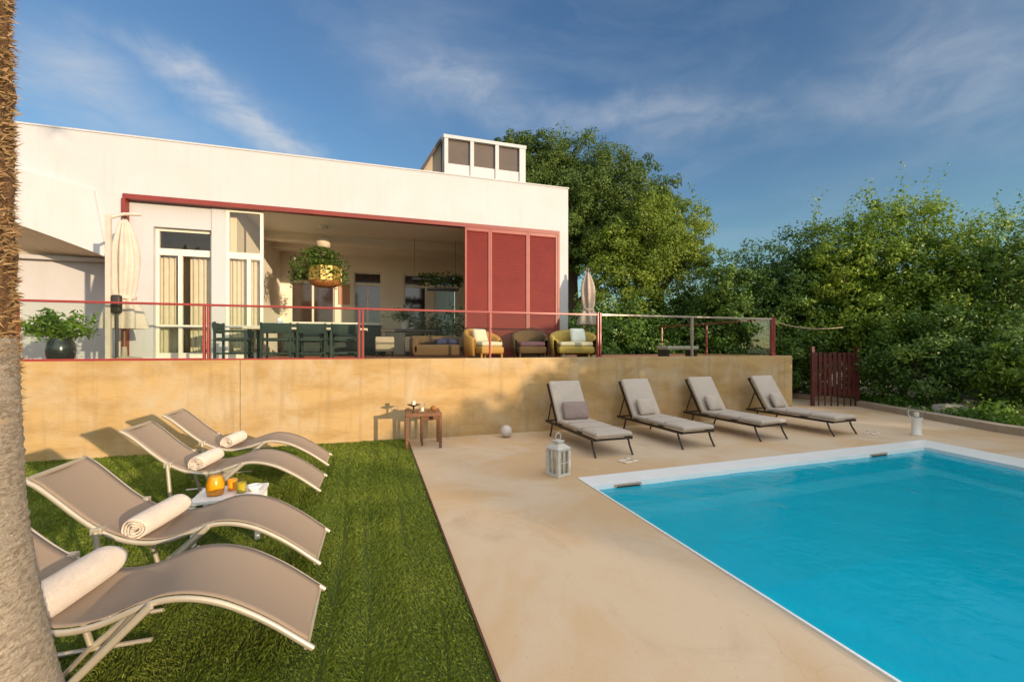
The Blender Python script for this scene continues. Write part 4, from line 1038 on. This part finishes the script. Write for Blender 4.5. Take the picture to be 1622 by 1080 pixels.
# hurricane lamp at far right
t = thing('hurricane_lamp', 'glass hurricane lamp on a white stand by the back right pool corner', 'lamp', (10.05, 5.74, 0))
b = MB(); b.lathe([(.085, 0), (.09, .02), (.075, .05), (.075, .30), (.10, .33), (.10, .34)], (0, 0, 0), 24); b.build('stand', M['white'], t)
b = MB(); b.lathe([(.10, .34), (.13, .38), (.14, .50), (.125, .56)], (0, 0, 0), 24); b.build('glass_shade', M['jarglass'], t)
b = MB(); b.lathe([(.04, .345), (.04, .44), (.008, .445)], (0, 0, 0), 16); b.build('candle', M['candle'], t)

# red slatted gate by the hedge
gx, gy = at(1322, 12.7)
t = thing('garden_gate', 'dark red slatted gate standing in the kerb wall before the hedge', 'gate', (gx, gy, 0), R(-20))
for s_ in (-.62, .62):
    b = MB(); b.box(s_ - .04, s_ + .04, -.04, .04, 0, 1.72); b.build('post', M['reddark'], t)
b = MB()
for k in range(9): x = -.54 + k * .135; b.box(x - .047, x + .047, -.014, .014, .28, 1.55 + .02 * math.sin(k * 2))
b.build('slats', M['reddark'], t, bevel=.003)
b = MB(); b.box(-.58, .58, .015, .05, .42, .50); b.box(-.58, .58, .015, .05, 1.30, 1.38); b.build('crossbar', M['reddark'], t)
for k in range(6):
    x = -.45 + k * .18; b = MB(); b.box(x - .015, x + .015, -.012, .012, .0, .28); b.build('foot_bar', M['reddark'], t)

# rock in the planting bed
def rock(lab, x, y, z, s, seed):
    bm = bmesh.new(); bmesh.ops.create_icosphere(bm, subdivisions=3, radius=1)
    for v in bm.verts:
        n_ = mnoise.noise(v.co * 1.3 + Vector((seed, 0, 0))) * .35 + mnoise.noise(v.co * 4 + Vector((seed, 3, 0))) * .10
        v.co = v.co * (1 + n_); v.co.x *= s[0]; v.co.y *= s[1]; v.co.z = max(v.co.z, -.3) * s[2]
    me = D.meshes.new('rock'); bm.to_mesh(me); bm.free(); me.materials.append(M['rock'])
    o = D.objects.new('rock', me); COL.objects.link(o); o.location = (x, y, z); return tag(o, lab, 'rock')
rx, ry = at(1505, 10.6); rock('pale flat grey boulder lying in the bed right behind the kerb', rx, ry, .15, (.42, .3, .22), 2)
rx, ry = at(1542, 11.4); rock('dark grey boulder in the hedge shade behind the pale flat one', rx, ry, .45, (.30, .25, .30), 8)

# ------------------------------------------------------------------ vegetation
def crown_points(ells, nclump, nleaf, rng, cr=(.16, .30), low=-.75):
    Cs = []; Ns = []
    ells = np.array(ells, float); wts = ells[:, 3] * ells[:, 5]; wts /= wts.sum()
    pick = rng.choice(len(ells), nclump, p=wts)
    for e in ells[pick]:
        while True:
            d = rng.normal(0, 1, 3); d /= np.linalg.norm(d)
            if d[2] > low: break
        q = rng.uniform(.62, 1.03) if rng.random() < .75 else rng.uniform(.3, .7)
        c = e[:3] + d * e[3:] * q; r = rng.uniform(*cr) * min(e[3], e[5])
        m = int(nleaf * rng.uniform(.5, 1.5))
        o = rng.normal(0, 1, (m, 3)); o /= np.linalg.norm(o, axis=1, keepdims=True) + 1e-9
        rad = r * rng.uniform(.35, 1.0, (m, 1)) ** .6
        p = c + o * rad * np.array([1, 1, .75])
        Cs.append(p); Ns.append(o * .6 + d * .7 + np.array([0, 0, .35]))
    C = np.concatenate(Cs); N_ = np.concatenate(Ns)
    k = C[:, 2] > .05
    return C[k], N_[k]
def sprig_points(starts, rng, L=(.5, 1.0), n=26):
    Cs = []
    for s_ in starts:
        d = np.array([rng.normal(0, .35), rng.normal(0, .35), 1.0]); d /= np.linalg.norm(d); l = rng.uniform(*L)
        bend = rng.normal(0, .25, 3)
        for k in range(n):
            q = k / n; Cs.append(np.array(s_) + d * l * q + bend * l * q * q + rng.normal(0, .05, 3))
    return np.array(Cs)
def tree(name, lab, cat, base, ells, nclump, nleaf, size, m, seed, trunk_r=.14, limbs=6, group=None, sprigs=0, cr=(.16, .30), low=-.75, asp=.5, jitter=.7, spl=(.5, 1.0)):
    rng = np.random.default_rng(seed)
    t = thing(name, lab, cat, (base[0], base[1], 0), 0, group); off = (base[0], base[1], 0)
    C, N_ = crown_points(ells, nclump, nleaf, rng, cr, low)
    if sprigs:
        top = C[np.argsort(-C[:, 2])[:max(60, len(C) // 10)]]
        st = top[rng.choice(len(top), sprigs)]
        S = sprig_points(st, rng, spl); C = np.concatenate([C, S]); N_ = np.concatenate([N_, np.tile([0, 0, .6], (len(S), 1))])
    V, Fq = leaf_quads(C, N_, size, rng, asp, jitter)
    raw('crown', V, Fq, m, t, off=off)
    b = MB(); e0 = ells[0]; th = max(.6, e0[2] - e0[5] * .45)
    b.tube([(base[0], base[1], -.05), (base[0] + .05, base[1], th * .5), (e0[0], e0[1], th)], [trunk_r * 1.25, trunk_r, trunk_r * .8], 10)
    rnd = random.Random(seed)
    for k in range(limbs):
        e = ells[rnd.randrange(len(ells))]; a = rnd.uniform(0, 6.28)
        tip = Vector((e[0] + e[3] * .7 * math.cos(a), e[1] + e[4] * .7 * math.sin(a), e[2] + e[5] * rnd.uniform(-.2, .7)))
        st = Vector((e0[0], e0[1], th * rnd.uniform(.6, 1.0))); mid = st.lerp(tip, .5) + Vector((0, 0, .15))
        b.tube([st, mid, tip], [trunk_r * .5, trunk_r * .3, trunk_r * .1], 7)
    b.build('trunk', M['bark'], t, off=off)
    return t
# big round-crowned tree behind the villa
cx, cy = at(905, 21)
x2, y2 = at(850, 21.5); x3, y3 = at(985, 20)
tree('stone_pine', 'large dark round crowned pine rising behind the villa', 'tree', (cx, cy),
     [(cx, cy, 7.3, 4.4, 3.6, 4.4), (x2, y2, 8.9, 3.0, 2.6, 2.9), (x3, y3, 6.8, 3.0, 2.8, 3.5), (*at(835, 21.5), 9.5, 2.4, 2.2, 2.6), (*at(800, 21.5), 9.7, 2.0, 1.8, 2.1)], 3300, 105, .10, M['leaf_pine'], 21, .35, 10, cr=(.06, .11), low=-.5)
cx, cy = at(1045, 17.5); x2, y2 = at(1085, 17.2); x3, y3 = at(985, 17.5)
tree('leafy_tree', 'yellow green leafy tree beyond the terrace between pine and hedge', 'tree', (cx, cy),
     [(cx, cy, 5.2, 1.9, 1.8, 2.6), (x2, y2, 5.6, 1.25, 1.4, 1.7), (x3, y3, 4.2, 1.7, 1.8, 2.7)], 620, 85, .10, M['leaf_light'], 22, .18, 8, sprigs=60, cr=(.14, .26), spl=(.3, .7))
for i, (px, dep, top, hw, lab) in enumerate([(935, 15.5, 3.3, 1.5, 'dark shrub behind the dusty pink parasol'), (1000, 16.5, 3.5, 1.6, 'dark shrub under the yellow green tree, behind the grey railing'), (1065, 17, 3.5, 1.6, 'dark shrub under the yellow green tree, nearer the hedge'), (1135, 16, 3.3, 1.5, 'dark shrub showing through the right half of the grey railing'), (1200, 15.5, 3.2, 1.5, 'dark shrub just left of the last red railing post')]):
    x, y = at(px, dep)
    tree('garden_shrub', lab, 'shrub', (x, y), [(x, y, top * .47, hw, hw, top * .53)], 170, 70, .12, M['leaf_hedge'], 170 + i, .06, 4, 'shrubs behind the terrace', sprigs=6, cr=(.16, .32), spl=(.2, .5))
# hedge trees right of the terrace: (px, depth, top height, half width, material, label)
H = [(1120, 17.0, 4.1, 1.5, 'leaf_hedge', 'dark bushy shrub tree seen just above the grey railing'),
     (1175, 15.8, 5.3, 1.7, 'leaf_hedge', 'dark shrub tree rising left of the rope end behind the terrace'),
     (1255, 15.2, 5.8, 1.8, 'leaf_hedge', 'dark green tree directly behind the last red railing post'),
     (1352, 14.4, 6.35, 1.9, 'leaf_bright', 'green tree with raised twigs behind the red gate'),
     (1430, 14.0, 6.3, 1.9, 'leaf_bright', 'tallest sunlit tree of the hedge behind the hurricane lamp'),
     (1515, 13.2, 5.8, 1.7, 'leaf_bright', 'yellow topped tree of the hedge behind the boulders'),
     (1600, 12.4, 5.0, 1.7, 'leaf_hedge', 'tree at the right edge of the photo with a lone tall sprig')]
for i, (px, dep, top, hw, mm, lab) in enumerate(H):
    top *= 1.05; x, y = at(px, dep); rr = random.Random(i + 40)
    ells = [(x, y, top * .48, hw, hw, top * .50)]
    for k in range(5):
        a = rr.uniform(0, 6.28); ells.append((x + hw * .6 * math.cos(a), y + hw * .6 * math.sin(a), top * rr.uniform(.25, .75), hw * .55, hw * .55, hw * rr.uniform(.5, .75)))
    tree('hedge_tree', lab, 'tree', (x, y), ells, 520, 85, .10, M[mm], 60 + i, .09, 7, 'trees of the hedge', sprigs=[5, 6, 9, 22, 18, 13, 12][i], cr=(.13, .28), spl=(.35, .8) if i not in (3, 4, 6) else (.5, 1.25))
# lower front shrubs in the bed
S_ = [(1262, 15.0, 1.7, .9, 'leaf_low', 'low fresh green shrub between the wall end and the red gate'),
      (1400, 13.8, 2.8, 1.2, 'leaf_hedge', 'dark rounded shrub right of the red gate'),
      (1460, 12.0, 3.0, 1.3, 'leaf_hedge', 'dark shrub behind the hurricane lamp'),
      (1560, 11.2, 2.9, 1.25, 'leaf_hedge', 'dark shrub above the dark boulder'),
      (1640, 10.2, 2.0, 1.0, 'leaf_bright', 'fresh green shrub at the right edge behind the kerb')]
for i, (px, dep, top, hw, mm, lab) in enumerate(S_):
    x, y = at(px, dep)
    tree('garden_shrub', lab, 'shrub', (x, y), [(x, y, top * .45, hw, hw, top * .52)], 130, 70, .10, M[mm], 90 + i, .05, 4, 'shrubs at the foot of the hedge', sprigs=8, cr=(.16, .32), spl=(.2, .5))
# ground cover
rng = np.random.default_rng(5); C = []
for i in range(9000):
    q = rng.uniform(0, 1) ** .8; side = rng.uniform(.02, 1.1)
    y = 3.0 + 9.0 * q
    x = (11.92 + (y - 5.45) * .378 if y > 5.45 else 11.92 + (y - 5.45) * .150) + .34 + side
    C.append((x, y, .10 + abs(rng.normal(0, .10)) * (1.0 + .8 * math.sin(y * 2.3 + x))))
V, Fq = leaf_quads(np.array(C), np.tile([0, -.2, .8], (len(C), 1)), .10, rng, .5)
tc_ = raw('ground_cover', V, Fq, M['leaf_low']); struct(tc_, 'stuff')
# continuation of the hedge outside the frame: it shades the right of the deck
shade = [(12.9, 2.6, 5.0, 1.5), (12.6, 0.2, 5.0, 1.5), (12.7, -2.2, 4.9, 1.6), (12.8, -4.7, 4.5, 1.5), (12.9, -7.4, 3.85, 1.4), (12.9, -9.4, 3.7, 1.4), (13.0, -11.6, 3.6, 1.4), (13.0, -13.5, 3.4, 1.2)]
for i, (x, y, top, hw) in enumerate(shade):
    tree('hedge_tree', 'hedge tree continuing the planting along the right side of the pool', 'tree', (x, y), [(x, y, top * .46, hw, hw, top * .52)], 190, 60, .16, M['leaf_hedge'], 120 + i, .09, 4, 'hedge beyond the right edge', cr=(.18, .34))
for i, (x, y, top, hw) in enumerate([(-10.3, 1.5, 2.6, 1.3), (-10.5, 4.0, 2.8, 1.4), (-10.4, 6.6, 2.6, 1.3)]):
    tree('garden_shrub', 'rounded shrub closing the left side of the lawn', 'shrub', (x, y), [(x, y, top * .46, hw, hw, top * .52)], 190, 60, .14, M['leaf_hedge'], 190 + i, .07, 4, 'shrubs beyond the left edge', cr=(.18, .34))
# distant tree line closing the garden
for i, (px, dep, top, hw) in enumerate([(1700, 14, 5.0, 2.2)]):
    x, y = at(px, dep)
    tree('hedge_tree', 'hedge tree continuing the planting along the right side of the pool', 'tree', (x, y), [(x, y, top * .46, hw, hw, top * .52)], 190, 60, .16, M['leaf_hedge'], 150 + i, .09, 4, 'hedge beyond the right edge', cr=(.18, .34))

# ------------------------------------------------------------------ palm
PC = at(0, 1.0)
pdepth = 1.42; pu = (31 - 811) / FPX
pr0 = .245
tx = pdepth * (F2[0] + pu * R2[0]); ty = pdepth * (F2[1] + pu * R2[1])
ray = Vector((tx, ty)).normalized(); perp = Vector((-ray.y, ray.x))       # to the left of the sight line
pc = Vector((tx, ty)) + perp * pr0
palm = thing('palm_tree', 'thick palm trunk at the left edge, grey below and shaggy brown above', 'palm', (pc.x, pc.y, 0))
rng = np.random.default_rng(77)
def prad(z):
    r = pr0 + .018 * max(0, min(1, (1.7 - z) / .6))
    if z < 1.25: r += .085 * ((1.25 - z) / .7) ** 1.5
    if z > 1.7: r -= .012 * (z - 1.7)
    return max(r, .18)
b = MB(); vs = []; fs = []; seg = 96; zs = np.concatenate([np.arange(-.05, 1.72, .012), [1.73]])
for z in zs:
    for k in range(seg):
        a = 2 * math.pi * k / seg
        rr = prad(z) + .0022 * math.sin(z * 2 * math.pi / .034 + .6 * math.sin(a * 2)) + .002 * mnoise.noise(Vector((math.cos(a) * 4, math.sin(a) * 4, z * 30))) + .0025 * mnoise.noise(Vector((math.cos(a) * 30, math.sin(a) * 30, z * 110)))
        vs.append((rr * math.cos(a), rr * math.sin(a), z))
for i in range(len(zs) - 1):
    for k in range(seg):
        k2 = (k + 1) % seg; fs.append((i * seg + k, i * seg + k2, (i + 1) * seg + k2, (i + 1) * seg + k))
b.add(vs, fs, True)
b.build('trunk', pmat('grey_palm_bark', (.56, .46, .34), (.30, .23, .16), 34, .95, 1.0, 110, stretch=(1, 1, 4), c3=(.46, .38, .29), s3=14, lo=.42, hi=.60), palm)
b = MB(); prof = [(prad(z) - .01, z) for z in np.arange(1.70, 7.5, .1)]
b.lathe(prof, (0, 0, 0), 40, lambda a, z: 1 + .04 * math.sin(9 * a + 14 * z) + .03 * math.sin(5 * a - 23 * z)); b.build('shaggy_trunk', pmat('brown_palm_bark', (.20, .10, .035), (.10, .045, .015), 30, .95, 1, 60), palm)
# fibres and leaf-base stubs
n = 42000; a = rng.uniform(0, 2 * math.pi, n); z = np.where(rng.random(n) < .04, rng.uniform(1.42, 1.70, n), rng.uniform(1.62, 4.2, n))
rad = np.array([prad(q) for q in z]) - .012
base_ = np.stack([np.cos(a) * rad, np.sin(a) * rad, z], 1)
outw = np.stack([np.cos(a), np.sin(a), rng.uniform(-.9, 1.3, n)], 1) + rng.normal(0, .55, (n, 3)); outw /= np.linalg.norm(outw, axis=1, keepdims=True)
L = rng.uniform(.008, .034, (n, 1)); L[rng.random((n, 1)) > .985] *= 1.7; sd = np.cross(outw, rng.normal(0, 1, (n, 3))); sd /= np.linalg.norm(sd, axis=1, keepdims=True)
wd = rng.uniform(.0012, .006, (n, 1))
V = np.stack([base_ - sd * wd, base_ + sd * wd, base_ + outw * L], 1).reshape(-1, 3)
fo = raw('fibre', V, np.arange(n * 3).reshape(n, 3), M['fibre'], palm, k=3); fo['kind'] = 'stuff'
for k in range(14):
    a = 2 * math.pi * k / 14 + .2; el = .9 if k % 2 else .5; Cs = []; b = MB(); pts = []
    for j in range(11):
        q = j / 10; r = 2.3 * q; zz = 7.5 + 1.6 * math.sin(el) * q * 1.6 - 1.3 * q * q * 1.2
        pts.append((r * math.cos(a), r * math.sin(a), zz))
    vs = []; fs = []
    for j in range(60):
        q = .15 + .85 * j / 60; i0 = min(9, int(q * 10)); f_ = q * 10 - i0; p = Vector(pts[i0]).lerp(Vector(pts[i0 + 1]), f_)
        d = (Vector(pts[i0 + 1]) - Vector(pts[i0])).normalized(); s_ = d.cross(Vector((0, 0, 1))).normalized()
        for sg in (-1, 1):
            tip = p + s_ * sg * .45 * (1 - .5 * q) + d * .2 - Vector((0, 0, .12)); o = len(vs)
            vs += [p - d * .012, p + d * .012, tip]; fs.append((o, o + 1, o + 2))
    b.add(vs, fs); b.tube(pts, [.025 * (1 - .8 * j / 10) for j in range(11)], 6, False); b.build('frond', M['leaf_plant'], palm)

# ------------------------------------------------------------------ grass
rng = np.random.default_rng(9)
parts = []
def patch(x0, x1, y0, y1, dens, h, w):
    n = int((x1 - x0) * (y1 - y0) * dens); x = rng.uniform(x0, x1, n); y = rng.uniform(y0, y1, n)
    return np.stack([x, y, np.full(n, h), np.full(n, w)], 1)
parts.append(patch(-2.6, .60, .9, 2.6, 44000, .019, .0027))
parts.append(patch(-3.6, .60, 2.6, 4.2, 25000, .021, .0038))
parts.append(patch(-5.0, .60, 4.2, 6.2, 13000, .025, .0058))
parts.append(patch(-6.6, .60, 6.2, WY, 7000, .032, .0085))
G = np.concatenate(parts); n = len(G)
x, y, h, w = G.T
clump = np.sin(x * 7 + 2 * np.sin(y * 3)) * np.sin(y * 6 + 1.7 * np.sin(x * 4)) * .5 + rng.normal(0, .25, n)
streak = np.sin(x * 19 + .8 * np.sin(y * 1.3)) * .5 + np.sin(x * 8.3 + 1) * .5
h = h * (1 + .22 * clump + .16 * streak) * rng.uniform(.55, 1.2, n)
for xk in (-.62, -.30, -.02, .24):
    dd = np.abs(x - xk - .05 * np.sin(y * 1.1 + xk * 9)); h *= 1 - .38 * np.exp(-(dd / .035) ** 2) * (.5 + .5 * np.sin(y * 2.1 + xk * 20))
dry = np.sin(x * 2.1 + 1.3 * np.sin(y * 1.9)) * np.sin(y * 2.7 + x)
h *= np.where(dry > .6, .8, 1.0)
th = rng.uniform(0, 2 * np.pi, n); lean = rng.uniform(.15, .9, n) * h; la = rng.uniform(0, 2 * np.pi, n)
lx = np.cos(la) * lean + .35 * h * np.sign(streak); ly = np.sin(la) * lean
keep = x + np.abs(lx) < .617 + .03 * rng.random(n) ** 3
x, y, h, w, th, lx, ly = [q[keep] for q in (x, y, h, w, th, lx, ly)]; n = len(x)
dx, dy = np.cos(th) * w / 2, np.sin(th) * w / 2
zb = np.zeros(n) + .002
A = np.stack([x - dx, y - dy, zb], 1); B = np.stack([x + dx, y + dy, zb], 1)
Cc = np.stack([x + dx * .8 + lx * .35, y + dy * .8 + ly * .35, h * .6], 1); Dd = np.stack([x + lx, y + ly, h], 1)
V = np.stack([A, B, Cc, Dd], 1).reshape(-1, 3)
g = raw('grass', V, np.arange(n * 4).reshape(n, 4), M['grass']); struct(g, 'stuff')
print('grass blades', n)
